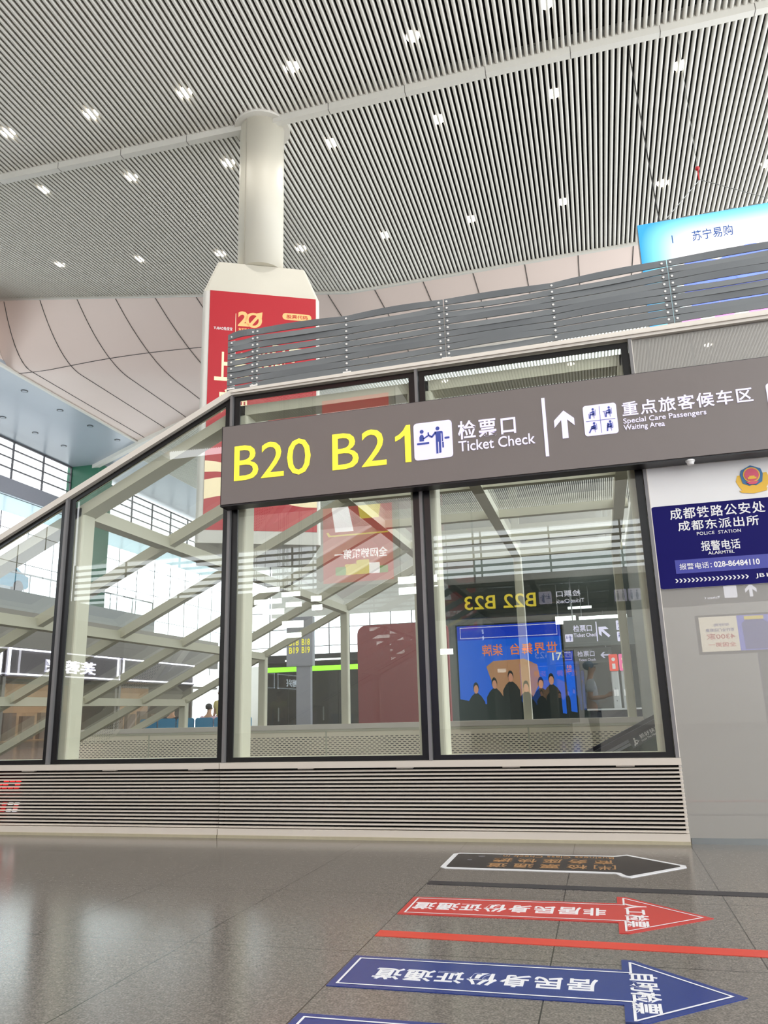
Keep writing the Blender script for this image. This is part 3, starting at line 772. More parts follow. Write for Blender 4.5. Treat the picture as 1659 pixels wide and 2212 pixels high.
def red_ad(t, A, wd):
    n = bx.cross(Z)
    o = A + n * .004
    w0, w1, z0, z1 = .22, wd - .13, 6.65, 14.62
    mk('poster', flat(MB(), [(w0, z0), (w1, z0), (w1, z1), (w0, z1)], o, bx, Z, .01), m_red, t)
    o2 = o + n * .012
    def TX(m, b, x0, x1, za, zb_, **k): T(t, m, b, o2 + bx * x0 + Z * za, bx, Z, x1 - x0, zb_ - za, depth=.004, **k)
    TX(m_pw, 'TUBAO兔宝宝', .36, .95, 13.23, 13.35, bold=.02)
    mk('rule', flat(MB(), [(1.04, 13.2), (1.055, 13.2), (1.055, 13.86), (1.04, 13.86)], o2, bx, Z, .004), m_creamp, t)
    TX(m_orange, '2', 1.12, 1.47, 13.42, 13.95, bold=.035)
    g = MB()
    ro = [(1.62 + .27 * math.cos(a), 13.66 + .27 * math.sin(a)) for a in [i * math.pi / 14 for i in range(29)]]
    ri = [(1.62 + .16 * math.cos(a), 13.66 + .19 * math.sin(a)) for a in [i * math.pi / 14 for i in range(29)]]
    for i in range(28): flat(g, [ri[i], ro[i], ro[i + 1], ri[i + 1]], o2, bx, Z, .004)
    flat(g, [(1.47, 13.5), (1.55, 13.45), (1.80, 13.78), (1.88, 13.74), (1.90, 13.97), (1.66, 13.90), (1.74, 13.86)], o2 + n * .004, bx, Z, .004)
    mk('ring_arrow', g, m_orange, t)
    TX(m_orange, '兔宝宝上市20周年', 1.14, 1.86, 13.26, 13.36, bold=.015)
    mk('pill', flat(MB(), rrect(2.55, 13.78, 3.5, 14.02, .11), o2, bx, Z, .004), m_orange, t)
    T(t, m_red, '股票代码', o2 + n * .004 + bx * 2.68 + Z * 13.83, bx, Z, .7, .14, depth=.004, bold=.012)
    TX(m_creamp, '上市', .42, 1.55, 11.43, 12.5, bold=.02)
    TX(m_creamp, '20周年', 1.65, 3.2, 11.9, 12.9, bold=.02)
    TX(m_creamp, '庆典', .55, 1.5, 10.4, 11.2, bold=.02)
    sw_ = MB()
    for k, (za, hh, mm) in enumerate(((7.6, .5, 0), (8.3, .3, 0))):
        pts = [(w0, za)] + [(w0 + (w1 - w0) * i / 10, za + .18 * math.sin(i * .5 + k)) for i in range(11)]
        top_ = [(w0 + (w1 - w0) * i / 10, za + hh + .22 * math.sin(i * .5 + .5 + k)) for i in range(11)]
        flat(sw_, pts[1:] + top_[::-1], o2, bx, Z, .004)
    mk('swoosh', sw_, m_creamp, t)
adbox('tall white box round the column with a red anniversary poster, behind the railing', (-11.24, 12.08), 3.78, 6.25, 14.6, 15.95, red_ad)

# ================================================================== DOWNLIGHTS
rowpos = [(11.57, [4.35, .27, -3.89, -7.97, -11.9, -15.6, -19.1, -23]), (15.3, [8.4, 4.44, .28, -3.83, -7.89, -12.1, -16.4, -20.6, -24.8]),
          (21.5, [8.23, 4.29, .3, -3.62, -7.5, -11.5, -15.6, -20.0, -24.6])]
where = {11.57: 'nearest row, before the white ceiling beam', 15.3: 'row just behind the white ceiling beam', 21.5: 'row farthest back, near the pinkish bulkhead'}
ordn = ['first', 'second', 'third', 'fourth', 'fifth', 'sixth', 'seventh', 'eighth', 'ninth']
proto = None
def downlight(x, y, z, label, group, power):
    global proto
    if proto is None:
        t = thing('downlight', label, 'light', (x, y, z), group)
        mk('housing', MB().cyl((x, y, z + .10), (x, y, z + .45), .24, 18), m_lamph, t)
        mk('lens', MB().cyl((x, y, z + .05), (x, y, z + .10), .2, 18), m_lamp, t)
        proto = t
    else:
        t = dup(proto, V((x, y, z)) - ORG[proto.name], label, group)
    if power:
        l = bpy.data.lights.new('downlight_beam', 'SPOT'); l.energy = power; l.spot_size = math.radians(125); l.spot_blend = .9; l.shadow_soft_size = .3; l.color = (1, .95, .88)
        o = bpy.data.objects.new('downlight_beam', l); COL.objects.link(o); o.location = V((x, y, z - .12)) * U
    return t
SPOT = 260
for y, xs_ in rowpos:
    vis = sorted(x for x in xs_)
    for i, x in enumerate(vis):
        downlight(x, y, zc(x, y), '%s lit round downlight from the left in the %s' % (ordn[i], where[y]), 'downlights in the slatted ceiling', SPOT)
for y in (-4, -9, -16, -22, -30, -38):
    for x in (-24, -16, -8, 0, 8):
        downlight(x, y, zc(x, y), 'lit round downlight in the ceiling behind the viewpoint, mirrored in the glass', 'downlights mirrored in the glass', SPOT * 2.2)
sofp = [(-34.1, 30.6), (-34.1, 34.1), (-34.0, 37.3), (-33.9, 40.5), (-38.6, 33.9), (-38.6, 37.2), (-38.5, 40.3)]
sl_ = ['nearest of the near row', 'second of the near row', 'third of the near row', 'last of the near row by the pink corner', 'first of the row beside the clerestory', 'middle of the row beside the clerestory', 'last of the row beside the clerestory']
p0 = None
for (x, y), s_ in zip(sofp, sl_):
    lb = 'small unlit downlight in the blue-grey soffit, ' + s_
    if p0 is None:
        p0 = thing('soffit_downlight', lb, 'light', (x, y, CZ - .03), 'unlit downlights in the blue-grey soffit')
        mk('trim_ring', MB().cyl((x, y, CZ - .03), (x, y, CZ + .0), .22, 16), m_lamph, p0); mk('lens', MB().cyl((x, y, CZ - .04), (x, y, CZ - .03), .15, 16), m_off, p0)
    else: dup(p0, V((x, y, CZ - .03)) - ORG[p0.name], lb)

# ================================================================== LED SCREEN AND ITS CABLES
ls = thing('led_screen', 'large bright blue and white LED advertising screen hanging behind the railing', 'screen', (5.7, 14, 11.5))
mk('cabinet', MB().box(2.33, 9.1, 14.02, 14.35, 11.5, 15.42), m_dsteel, ls)
mk('picture', MB().box(2.34, 9.09, 13.98, 14.02, 11.5, 15.40), M_LED, ls)
lo = V((0, 13.98, 0))
T(ls, mat('navy_led_lettering', '0d3f86', .4, emit=.5, var=0), '苏宁易购', V((3.83, 13.98, 14.55)), X, Z, 1.12, .34, depth=.01, bold=.0)
mk('rule', flat(MB(), [(3.26, 14.60), (3.285, 14.60), (3.285, 14.86), (3.26, 14.86)], lo, X, Z, .01), MATS['navy_led_lettering'], ls)
ph = MB()
flat(ph, [(3.4, 13.0), (3.52, 13.95), (3.62, 14.02), (3.78, 13.98), (6.2, 13.4), (6.1, 12.4), (3.6, 12.3)], lo, X, Z, .012)
flat(ph, [(4.3, 13.75), (5.2, 14.15), (5.5, 14.15), (6.6, 13.2), (5.5, 12.5)], lo - Y * .012, X, Z, .012)
mk('phone_picture', ph, mat('indigo_led', '6a7cf0', .4, emit=1.2, ec='5f78ff', var=.5, scale=1.5), ls)
pg = MB()
for k in range(5): flat(pg, [(3.1 + k * .9, 11.7), (3.6 + k * .9, 11.7), (3.9 + k * .9, 12.35), (3.4 + k * .9, 12.45)], lo - Y * .024, X, Z, .008)
mk('pink_picture', pg, mat('pink_led', 'f08be8', .4, emit=1.2, ec='f07be8', var=0), ls)
tabs = MB()
for k in range(7): tabs.box(3.0 + k * .62, 3.3 + k * .62, 14.05, 14.3, 15.42, 15.48)
mk('hanging_lug', tabs, m_dsteel, ls)
tag(mk('cable', MB().cyl((3.0, 14.15, 15.45), (2.75, 14.15, 22.1), .018, 6), m_handr), 'thin black cable from the ceiling to the left corner of the LED screen', 'cable')
hk = thing('hoist_sling', 'thin steel sling with red hook holding the LED screen', 'hoist', (4.28, 14.15, 15.45))
mk('wire', MB().cyl((4.28, 14.15, 17.1), (4.28, 14.15, 22.1), .010, 6), m_dsteel, hk)
mk('left_leg', MB().cyl((4.3, 14.15, 16.7), (3.1, 14.15, 15.46), .010, 6), m_dsteel, hk)
mk('right_leg', MB().cyl((4.3, 14.15, 16.7), (6.4, 14.15, 15.46), .010, 6), m_dsteel, hk)
mk('hook', MB().sphere((4.28, 14.15, 17.1), .07).cyl((4.28, 14.15, 16.68), (4.28, 14.15, 17.08), .02, 8), mat('red_hook', 'b01c22', .4, var=0), hk)

# ================================================================== FLOOR MARKINGS
FZ = (0, 0, 0)
def film(name, label, cat, pts, m, border=None, bm_=None, h=.004):
    t = thing(name, label, cat, (sum(p[0] for p in pts) / len(pts), sum(p[1] for p in pts) / len(pts), 0))
    mk('film', flat(MB(), pts, (0, 0, 0), X, Y, h), m, t)
    if border:
        cx = sum(p[0] for p in pts) / len(pts); cy = sum(p[1] for p in pts) / len(pts)
        b = MB()
        mk('border', ring(b, border[0], border[1], (0, 0, h), X, Y, .0012), bm_, t)
    return t
def inset(pts, d):
    n = len(pts); out = []
    area = sum(pts[i][0] * pts[(i + 1) % n][1] - pts[(i + 1) % n][0] * pts[i][1] for i in range(n)); s = 1 if area > 0 else -1
    for i in range(n):
        p, a, b = V((*pts[i], 0)), V((*pts[i - 1], 0)), V((*pts[(i + 1) % n], 0))
        e1, e2 = (p - a).normalized(), (b - p).normalized()
        n1, n2 = V((-e1.y, e1.x, 0)) * s, V((-e2.y, e2.x, 0)) * s
        q = (n1 + n2); q = q / max(.25, 1 + n1.dot(n2)); r = p + q * d; out.append((r.x, r.y))
    return out
def arrow_pts(y1, y0, yh1, yh0, tip, x0=-1.385, xn=-.03):
    return [(x0, y0), (xn, y0), (xn, yh0), (xn + .06, yh0 + .004), tip, (xn + .06, yh1 - .004), (xn, yh1), (xn, y1), (x0, y1)]
def floor_arrow(label, pts, m, main, main_box, head, head_box):
    t = film('floor_arrow', label, 'floor arrow', pts, m, (inset(pts, .035), inset(pts, .047)), m_fwht)
    x1, x0, ya, yb = main_box
    T(t, m_fwht, main, (x1, ya, .004), -X, -Y, x1 - x0, ya - yb, depth=.0012, bold=.02, space=1.12)
    x0, x1, ya, yb = head_box
    T(t, m_fwht, head, (x0, ya, .004), -Y, X, ya - yb, x1 - x0, depth=.0012, bold=.02)
    return t
floor_arrow('red floor arrow with white ticket lane lettering, between the black and red tape lines', arrow_pts(-2.43, -2.90, -2.24, -3.13, (.52, -2.72)), m_fred,
            '非居民身份证通道', (-.10, -1.33, -2.575, -2.765), '人工检票', (.01, .15, -2.43, -2.99))
ba = floor_arrow('blue floor arrow with white lettering pointing right, nearest whole arrow', arrow_pts(-3.78, -4.25, -3.62, -4.47, (.49, -4.07)), m_fblue,
            '居民身份证通道', (-.14, -1.21, -3.95, -4.12), '自助检票', (.0, .13, -3.83, -4.34))
dup(ba, V((0, -.82, 0)), 'second blue floor arrow, mostly cut off by the bottom edge')
# black business-class arrow with its broad white outline
bk = [(-1.345, -1.375), (-.03, -1.42), (.01, -1.44), (.05, -1.535), (.075, -1.55), (.47, -1.15), (.47, -1.11), (.075, -.715), (.05, -.73), (.01, -.76), (-.03, -.775), (-1.345, -.765), (-1.365, -.785), (-1.365, -1.355)]
t = thing('floor_arrow', 'black floor arrow with white outline and gold business class lettering, nearest the louvres', 'floor arrow', (-.5, -1.1, 0))
mk('outline', flat(MB(), inset(bk, -.045), (0, 0, 0), X, Y, .004), m_fwht, t)
mk('film', flat(MB(), bk, (0, 0, .004), X, Y, .0012), m_fblk, t)
T(t, m_fgold, 'Business Class Check in', (-.03, -.80, .0052), -X, -Y, .93, .09, depth=.001, bold=.0)
T(t, m_fgold, '商务座快捷', (-.04, -.95, .0052), -X, -Y, .98, .17, depth=.001, bold=.01, space=1.5)
T(t, m_fgold, '检票通道', (-.24, -1.17, .0052), -X, -Y, .80, .17, depth=.001, bold=.01, space=1.5)
T(t, m_fgold, '[半]', (-.02, -1.16, .0052), -X, -Y, .17, .19, depth=.001)
mk('worn_spot', flat(MB(), disc(-1.14, -.88, .03), (0, 0, .0052), X, Y, .001).add(*(lambda q: (q.v, q.f))(flat(MB(), disc(-1.22, -1.05, .022), (0, 0, .0052), X, Y, .001))), mat('worn_film', '5c5a5c', .5, var=0), t)
tag(mk('tape_line', flat(MB(), [(-1.385, -2.02), (2.2, -2.16), (2.2, -2.03), (-1.385, -1.90)], FZ, X, Y, .003), m_tape), 'black tape line on the floor between the black and red arrows', 'tape')
tag(mk('tape_line', flat(MB(), [(-1.39, -3.40), (2.2, -3.49), (2.2, -3.37), (-1.39, -3.28)], FZ, X, Y, .003), m_fred2), 'red tape line on the floor between the red and blue arrows', 'tape')

# ================================================================== ESCALATOR INSIDE THE ENCLOSURE
es = thing('escalator', 'escalator with black handrails rising behind the right end of the glass', 'escalator', (-6, 2.65, -7))
ES = .494
def hz(x): return .73 + ES * (x + .12) if x < .85 else 1.21
xs_ = [-13.5, .85, 2.6]
for y in (2.0, 3.3):
    mk('handrail', MB().bar((-13.5, y, hz(-13.5) - .03), (.85, y, hz(.85) - .03), .11, .06).bar((.85, y, 1.18), (2.6, y, 1.18), .11, .06), m_handr, es)
    mk('balustrade', MB().prism([(-13.5, y - .01, hz(-13.5) - .95), (.85, y - .01, hz(.85) - .95), (2.6, y - .01, .26), (2.6, y - .01, 1.15), (.85, y - .01, hz(.85) - .06), (-13.5, y - .01, hz(-13.5) - .06)], (0, .02, 0)), GLASS_B, es)
    mk('rail_strip', MB().bar((-13.5, y, hz(-13.5) - .085), (.85, y, hz(.85) - .085), .05, .035).bar((-13.5, y - .015, hz(-13.5) - .13), (.85, y - .015, hz(.85) - .13), .02, .03), m_dsteel, es)
    mk('skirting', MB().prism([(-13.5, y - .06, hz(-13.5) - 1.4), (.85, y - .06, hz(.85) - 1.4), (2.6, y - .06, -.2), (2.6, y - .06, .26), (.85, y - .06, hz(.85) - .95), (-13.5, y - .06, hz(-13.5) - .95)], (0, .12, 0)), m_dsteel, es)
st = MB()
x = -13.2
while x < .4:
    z = hz(x) - 1.2; st.box(x, x + .5, 2.08, 3.22, z - .25, z); x += .5
mk('steps', st, m_dim, es)
ed = V((1, 0, ES)).normalized(); eu = V((-ES, 0, 1)).normalized()
po = V((.30, 1.985, .745))
sp = mk('warning_plate', flat(MB(), rrect(0, 0, .43, .115, .01), po - Y * .01, ed, eu, .005), mat('dark_plate', '43494a', .35, var=0), es)
T(sp, m_pw, '抓好扶手', po - Y * .012 + ed * .135 + eu * .055, ed, eu, .26, .048, depth=.008, space=1.15)
T(sp, m_pw, 'Hold The Handrails', po - Y * .012 + ed * .135 + eu * .02, ed, eu, .26, .024, depth=.008, bold=0)
g = MB(); P2 = po - Y * .016
for pts in (disc(.065, .09, .012), stroke((.065, .075), (.055, .045), .018), stroke((.055, .045), (.035, .02), .012), stroke((.055, .045), (.075, .022), .012), stroke((.065, .068), (.095, .055), .01), stroke((.03, .015), (.11, .05), .008)):
    flat(g, pts, P2, ed, eu, .004)
mk('pictogram', g, m_pw, sp)

# ================================================================== BEYOND THE ENCLOSURE
# low dim lounge block at the right rear
lg = MB().box(-6.2, 9, 22.0, 46, 6.3, 7.1)
struct('ceiling_lounge', lg, m_dim)
struct('wall_lounge', MB().box(-6.2, 9, 45.6, 46, 0, 6.3).box(-6.2, -6.0, 22, 45.6, 0, 6.3), m_teal)
hs = thing('ticket_check_sign', 'grey hanging ticket check sign with slanting arrow, beyond the glass at right', 'sign', (.3, 24, 3.55))
mk('housing', MB().box(-1.25, 1.9, 24, 24.15, 3.55, 4.6), mat('dark_sign_face', '4d5552', .4, var=.03), hs)
mk('hanger', MB().box(-.9, -.86, 24.05, 24.1, 4.6, 6.3), m_dsteel, hs); mk('hanger', MB().box(1.5, 1.54, 24.05, 24.1, 4.6, 6.3), m_dsteel, hs)
HO = lambda x, z: (x, 23.998, z)
T(hs, m_let, '检票口', HO(-.88, 4.13), X, Z, .72, .27); T(hs, m_let, 'Ticket Check', HO(-.88, 3.92), X, Z, .93, .15)
mk('divider', flat(MB(), [(-.0, 3.72), (.04, 3.72), (.04, 4.5), (-.0, 4.5)], HO(0, 0), X, Z), m_let, hs)
a = math.radians(45)
mk('arrow', flat(MB(), [(.28 + q[0] * math.cos(a) - q[1] * math.sin(a), 4.1 + q[0] * math.sin(a) + q[1] * math.cos(a)) for q in [(-.05, -.3), (.05, -.3), (.05, .06), (.2, -.08), (.2, .06), (0, .26), (-.2, .06), (-.2, -.08), (-.05, .06)]], HO(0, 0), X, Z), m_let, hs)
picto_panel(HO(.78, 4.12), X, Z, .38, hs, 'care'); picto_panel(HO(.78, 3.68), X, Z, .38, hs, 'ticket')
picto_panel(HO(-1.22, 3.75), X, Z, .3, hs, 'ticket')
h2 = thing('ticket_check_sign', 'smaller far ticket check sign with left arrow, below the larger hanging one', 'sign', (-.4, 36, 3.5))
mk('housing', MB().box(-2.6, .7, 36, 36.15, 3.5, 4.3), MATS['dark_sign_face'], h2)
mk('hanger', MB().box(-2, -1.96, 36.05, 36.1, 4.3, 6.3), m_dsteel, h2); mk('hanger', MB().box(.4, .44, 36.05, 36.1, 4.3, 6.3), m_dsteel, h2)
T(h2, m_let, '检票口', (-1.1, 35.998, 3.85), X, Z, .9, .3); T(h2, m_let, 'Ticket Check', (-1.05, 35.998, 3.62), X, Z, .9, .13)
T(h2, m_yel, '17', (-2.45, 35.998, 3.72), X, Z, .5, .42)
mk('arrow', flat(MB(), [(.25, 3.86), (.62, 3.86), (.62, 3.94), (.25, 3.94), (.36, 4.06), (.26, 4.06), (.1, 3.9), (.26, 3.74), (.36, 3.74)], (0, 35.998, 0), X, Z), m_let, h2)
for k, (xa, xb, za, zb_, lb) in enumerate(((-1.62, -.78, 4.62, 4.95, 'short glowing panel standing in for a window reflection, left of the long one'), (-.66, 1.3, 4.62, 4.95, 'long bright white light panel above the ticket check sign'), (-1.1, -.1, 5.35, 5.45, 'thin glowing white strip high in the dim lounge'))):
    y = 25.5 + k * .5  # glowing panels stand in for bright reflections of distant windows
    t = thing('glow_panel', lb, 'light', ((xa + xb) / 2, y, za), 'glowing panels in the dim lounge')
    mk('diffuser', MB().box(xa, xb, y, y + .08, za, zb_), m_tube, t); mk('hanger', MB().box(xa + .1, xa + .13, y + .02, y + .05, zb_, 6.3).box(xb - .13, xb - .1, y + .02, y + .05, zb_, 6.3), m_dsteel, t)
def kiosk(xa, xb, label, hm, hb):
    t = thing('ticket_kiosk', label, 'kiosk', ((xa + xb) / 2, 24.6, 0))
    mk('body', MB().prism([(a_, b_, 0) for a_, b_ in rrect(xa, 24.5, xb, 25.0, .05)], (0, 0, 2.55)), m_deck, t)
    mk('header', MB().prism([(a_, 0, b_) for a_, b_ in rrect(xa - .02, 2.57, xb + .02, 3.22, .04)][::-1] and [(a_, 24.45, b_) for a_, b_ in rrect(xa - .02, 2.57, xb + .02, 3.22, .04)], (0, .1, 0)), hm, t)
    s_ = MB(); 
    mk('screen', MB().box(xa + .06, xa + .15, 24.48, 24.5, 1.6, 1.85).box(xb - .15, xb - .06, 24.48, 24.5, 1.6, 1.85), m_pw, t)
    c = (xa + xb) / 2
    mk('emblem', flat(MB(), disc(c, 3.02, .07), (0, 24.445, 0), X, Z, .01).box(c - .06, c + .06, 24.43, 24.445, 2.65, 2.85), hb, t)
    mk('slot', MB().cyl((c, 24.5, 1.42), (c, 24.49, 1.42), .02, 10), m_lamph, t)
kiosk(.40, .70, 'grey kiosk with a red lit header, left of the pink-headed one', mat('red_header', 'd0402e', .4, emit=.5, var=0), m_pw)
kiosk(.78, 1.08, 'pale kiosk with a pink and purple lit header at the rear right post', mat('pink_header', 'd65a8c', .4, emit=.6, var=.5, scale=2), m_creamp)
tb = thing('counter', 'low grey counter with pale top in front of the kiosks', 'counter', (.4, 23.6, 0))
mk('worktop', MB().box(-.6, 1.5, 23.3, 23.9, 1.08, 1.14), m_deck, tb); mk('base', MB().box(-.5, 1.4, 23.4, 23.8, 0, 1.08), m_trous, tb)
# maroon board
mbd = thing('maroon_board', 'large maroon display board with rounded top corner behind the enclosure', 'board', (-5.9, 16.1, 0))
mk('panel', MB().prism([(a_, 16.0, b_) for a_, b_ in rrect(-7.46, .25, -4.5, 3.96, .28)], (0, .2, 0)), m_maroon, mbd)
mk('foot', MB().box(-7.3, -7.1, 15.7, 16.5, 0, .25), m_dsteel, mbd); mk('foot', MB().box(-4.9, -4.7, 15.7, 16.5, 0, .25), m_dsteel, mbd)
# teal glazed office with a lime strip
of = thing('glazed_office', 'low teal glass office with a glowing lime light strip, behind the rear posts', 'office', (-10.6, 21.8, 0))
mk('roof', MB().box(-12.7, -8.3, 20.0, 24, 3.15, 3.45), m_trous, of)
mk('side_wall', MB().box(-12.6, -12.5, 20.1, 24, 0, 3.15), m_teal, of); mk('side_wall', MB().box(-8.5, -8.4, 20.1, 24, 0, 3.15), m_teal, of)
mk('back_wall', MB().box(-12.5, -8.5, 23.9, 24, 0, 3.15), m_teal, of)
for k in range(4): mk('glass_panel', MB().box(-12.5 + k * 1.0, -11.52 + k * 1.0, 20.1, 20.13, 0, 2.8), GLASS_B, of)
mk('light_strip', MB().box(-12.5, -8.5, 20.02, 20.1, 2.82, 3.0), m_lime, of)
mk('lamp_strip', MB().box(-11.6, -9.2, 19.98, 20.02, 3.2, 3.26), m_tube, of)
mk('door_handle', MB().box(-11.9, -11.86, 20.02, 20.06, 1.0, 1.5).box(-10.1, -10.06, 20.02, 20.06, 1.0, 1.5), m_dsteel, of)
py = thing('gate_pylon', 'grey pylon with yellow B18 and B19 numbers behind the rear posts', 'sign', (-11.75, 19.0, 0))
k_ = (19 + 8.13) / (22 + 8.13)
mk('post', MB().box(-10.75, -10.2, 19.0, 19.2, 0, 2.95), m_band, py)
mk('panel', MB().box(-11.12, -10.1, 18.95, 19.2, 2.95, 4.75), m_band, py)
for i, s_ in enumerate(('B18', 'B19')):
    T(py, m_yel, s_, (-11.02, 18.95, 3.70 - i * .29), X, Z, .38, .235, name='gate_number', bold=.02); T(py, m_yel, s_, (-10.52, 18.95, 3.70 - i * .29), X, Z, .32, .235, name='gate_number', bold=.02)
# blue seats at the left rear
p0 = None
for k in range(6):
    x = -14.2 + k * .66
    lb = 'blue waiting seat behind the slotted panels, ' + ['leftmost of the row', 'second from the left', 'third from the left', 'fourth from the left', 'fifth from the left', 'rightmost of the row'][k]
    if p0 is None:
        p0 = thing('waiting_seat', lb, 'seat', (x, 15, 0), 'blue seats in the waiting row')
        mk('seat', MB().box(x - .3, x + .3, 14.9, 15.4, .5, .57), m_seat, p0)
        mk('backrest', MB().prism([(a_, 14.82, b_) for a_, b_ in rrect(x - .3, .6, x + .3, 1.22, .08)], (0, .06, 0)), m_seat, p0)
        for s_ in (-1, 1):
            mk('leg', MB().box(x + s_ * .25 - .02, x + s_ * .25 + .02, 14.95, 14.99, 0, .5), m_dsteel, p0); mk('leg', MB().box(x + s_ * .25 - .02, x + s_ * .25 + .02, 15.3, 15.34, 0, .5), m_dsteel, p0)
        mk('support', MB().box(x - .03, x + .03, 14.86, 14.9, .5, 1.0), m_dsteel, p0)
    else: dup(p0, V((x, 15, 0)) - ORG[p0.name], lb)
# shops under the mezzanine on the left
def shop(y0, y1, label, body, glow, lettering=True, m=m_let):
    t = thing('shop_front', label, 'shop', (-35, (y0 + y1) / 2, 0))
    mk('fascia', MB().box(-36.05, -34.1, y0, y1, 3.9, 5.65), m_fascia, t)
    fr = MB()
    for z in (4.0, 5.5): fr.box(-34.1, -34.02, y0 + .2, y1 - .2, z, z + .09)
    for y in (y0 + .2, y1 - .3): fr.box(-34.1, -34.02, y, y + .1, 4.0, 5.59)
    mk('light_frame', fr, m_wled, t)
    mk('interior_glow', MB().box(-38.5, -38.4, y0, y1, 0, 3.75), glow, t)
    mk('window_glass', MB().quad((-34.3, y0, 0), (-34.3, y1, 0), (-34.3, y1, 3.9), (-34.3, y0, 3.9)), GLASS_R, t)
    mk('jamb', MB().box(-38.4, -34.2, y0, y0 + .25, 0, 3.9).box(-38.4, -34.2, y1 - .25, y1, 0, 3.9), m_shopw, t)
    rk = MB()
    for i in range(5): rk.box(-36.5, -36.2, y0 + 1 + i * 1.7, y0 + 2.1 + i * 1.7, .1, 1.6 + .2 * (i % 2))
    mk('display_rack', rk, mat('mixed_goods', '9b7a66', .7, var=.5, scale=1.6), t)
    if body: T(t, m, body, (-34.1, (y0 + y1) / 2 - 2.4, 4.25), Y, Z, 5.2, .85, depth=.05, bold=.02)
shop(31.2, 42.8, 'shop with a white lit frame sign in four characters under the mezzanine at left', '比音勒芬', m_warm)
shop(20, 31, 'shop nearest the left edge under the mezzanine, with a lit frame', None, m_warm)
shop(43, 54, 'farthest shop under the mezzanine with a plain lit frame', None, m_warm)
shop(-43, -32, 'shop with three white characters, mirrored in the left panes', '芙蓉兴', m_warm, m=m_wled2)
shop(-31.5, -20.5, 'shop with a plain lit frame, mirrored nearest the glass', None, m_warm)
# glass balustrade and display car on the mezzanine
bl = thing('glass_balustrade', 'glass balustrade with steel rail along the mezzanine edge', 'balustrade', (-36.1, 10, 9.5))
mk('glass', MB().quad((-36.1, -20, 9.55), (-36.1, 50, 9.55), (-36.1, 50, 10.65), (-36.1, -20, 10.65)), GLASS_R, bl)
mk('handrail', MB().box(-36.16, -36.04, -20, 50, 10.65, 10.74), m_dsteel, bl)
ps = MB()
for k in range(24): ps.box(-36.13, -36.07, -19 + k * 3, -18.94 + k * 3, 9.5, 10.65)
mk('baluster', ps, m_dsteel, bl)
car = thing('car', 'blue display car parked on the mezzanine behind the glass balustrade', 'car', (-38, 33.3, 9.5))
def carprof(y): return [(y - 2.6, .5), (y - 2.65, .95), (y - 2.1, 1.12), (y - 1.2, 1.25), (y - .5, 1.85), (y + 1.2, 1.9), (y + 2.2, 1.35), (y + 2.65, 1.25), (y + 2.7, .6), (y + 2.5, .42), (y - 2.4, .42)]
mk('body', MB().prism([(-39.1, a_, 9.5 + b_) for a_, b_ in carprof(33.3)], (2.1, 0, 0)), m_cyan, car)
mk('window', MB().prism([(-36.99, a_, 9.5 + b_) for a_, b_ in [(32.3, 1.28), (32.9, 1.75), (34.4, 1.8), (35.1, 1.35)]], (.02, 0, 0)), m_frit, car)
for yy in (31.5, 35.0):
    for xx in (-39.15, -37.2): mk('wheel', MB().cyl((xx, yy, 9.95), (xx + .25, yy, 9.95), .45, 20), m_tyre, car)

# ================================================================== BEHIND THE VIEWPOINT (mirrored in the glass)
rb = thing('advertising_box', 'red lightbox with white lettering and tins, mirrored in the middle pane', 'advertising box', (-9.2, -23.8, 6.3))
mk('body', MB().prism([(a_, b_, 6.3) for a_, b_ in rrect(-11.1, -25.6, -7.4, -22, .12)], (0, 0, 8.7)), m_white, rb)
mk('column_above', MB().cyl((-9.25, -23.8, 15), (-9.25, -23.8, 22), .785, 32), m_cream, rb)
RO = V((0, -21.99, 0)); nx_ = -X
def RB(m, pts, nm, d=0): mk(nm, flat(MB(), pts, RO + Y * d, -X, Z, .01), m, rb)
m_redl = mat('red_lightbox', 'c02a34', .4, emit=2.4, var=.04)
RB(m_redl, [(7.72, 6.45), (10.75, 6.45), (10.75, 14.6), (7.72, 14.6)], 'poster')
m_wl = mat('white_lightbox', 'f0ecec', .4, emit=4.5, var=0); m_yl = mat('yellow_lightbox', 'e6cc3a', .4, emit=3, var=.4, scale=1.5); m_gl = mat('green_lightbox', '7ca84a', .4, emit=2.2, var=.4, scale=1.5)
T(rb, m_wl, '全网销额第一', RO + Y * .01 - X * 7.95 + Z * 7.42, -X, Z, 2.3, .42, depth=.01, bold=.02)
RB(m_yl, [(7.9, 8.42), (10.5, 8.42), (10.6, 8.6), (10.52, 8.62), (10.42, 8.48), (7.9, 8.48)], 'gold_line', .01)
for k, (x0, x1, h, mm) in enumerate(((7.95, 8.35, .3, m_gl), (8.3, 8.8, .45, m_wl), (8.75, 9.3, .6, m_yl), (9.3, 9.8, .45, m_yl), (9.75, 10.2, .36, m_gl))):
    RB(mm, rrect(x0, 6.75, x1, 6.75 + h, .05), 'tin_picture', .012 + k * .002)
RB(m_wl, [(9.4, 8.6), (10.2, 8.6), (10.35, 9.6), (10.1, 10.3), (9.8, 10.3), (9.6, 9.6)], 'white_figure', .012)
RB(m_yl, [(8.3, 9.1), (9.1, 9.1), (9.2, 9.7), (8.2, 9.7)], 'gold_label', .016)
sn = thing('direction_sign', 'grey sign with yellow B22 B23 lettering, mirrored above the blue advert', 'sign', (-.6, -12.1, 3.55))
mk('housing', MB().box(-4.2, 2.6, -12.2, -12, 3.55, 4.45), m_signb, sn)
mk('hanger', MB().box(-3, -2.95, -12.15, -12.1, 4.45, 21.8), m_dsteel, sn); mk('hanger', MB().box(2, 2.05, -12.15, -12.1, 4.45, 21.8), m_dsteel, sn)
T(sn, m_yled, 'B22 B23', (-1.42, -11.998, 3.76), -X, Z, 1.85, .36, name='gate_number', depth=.01)
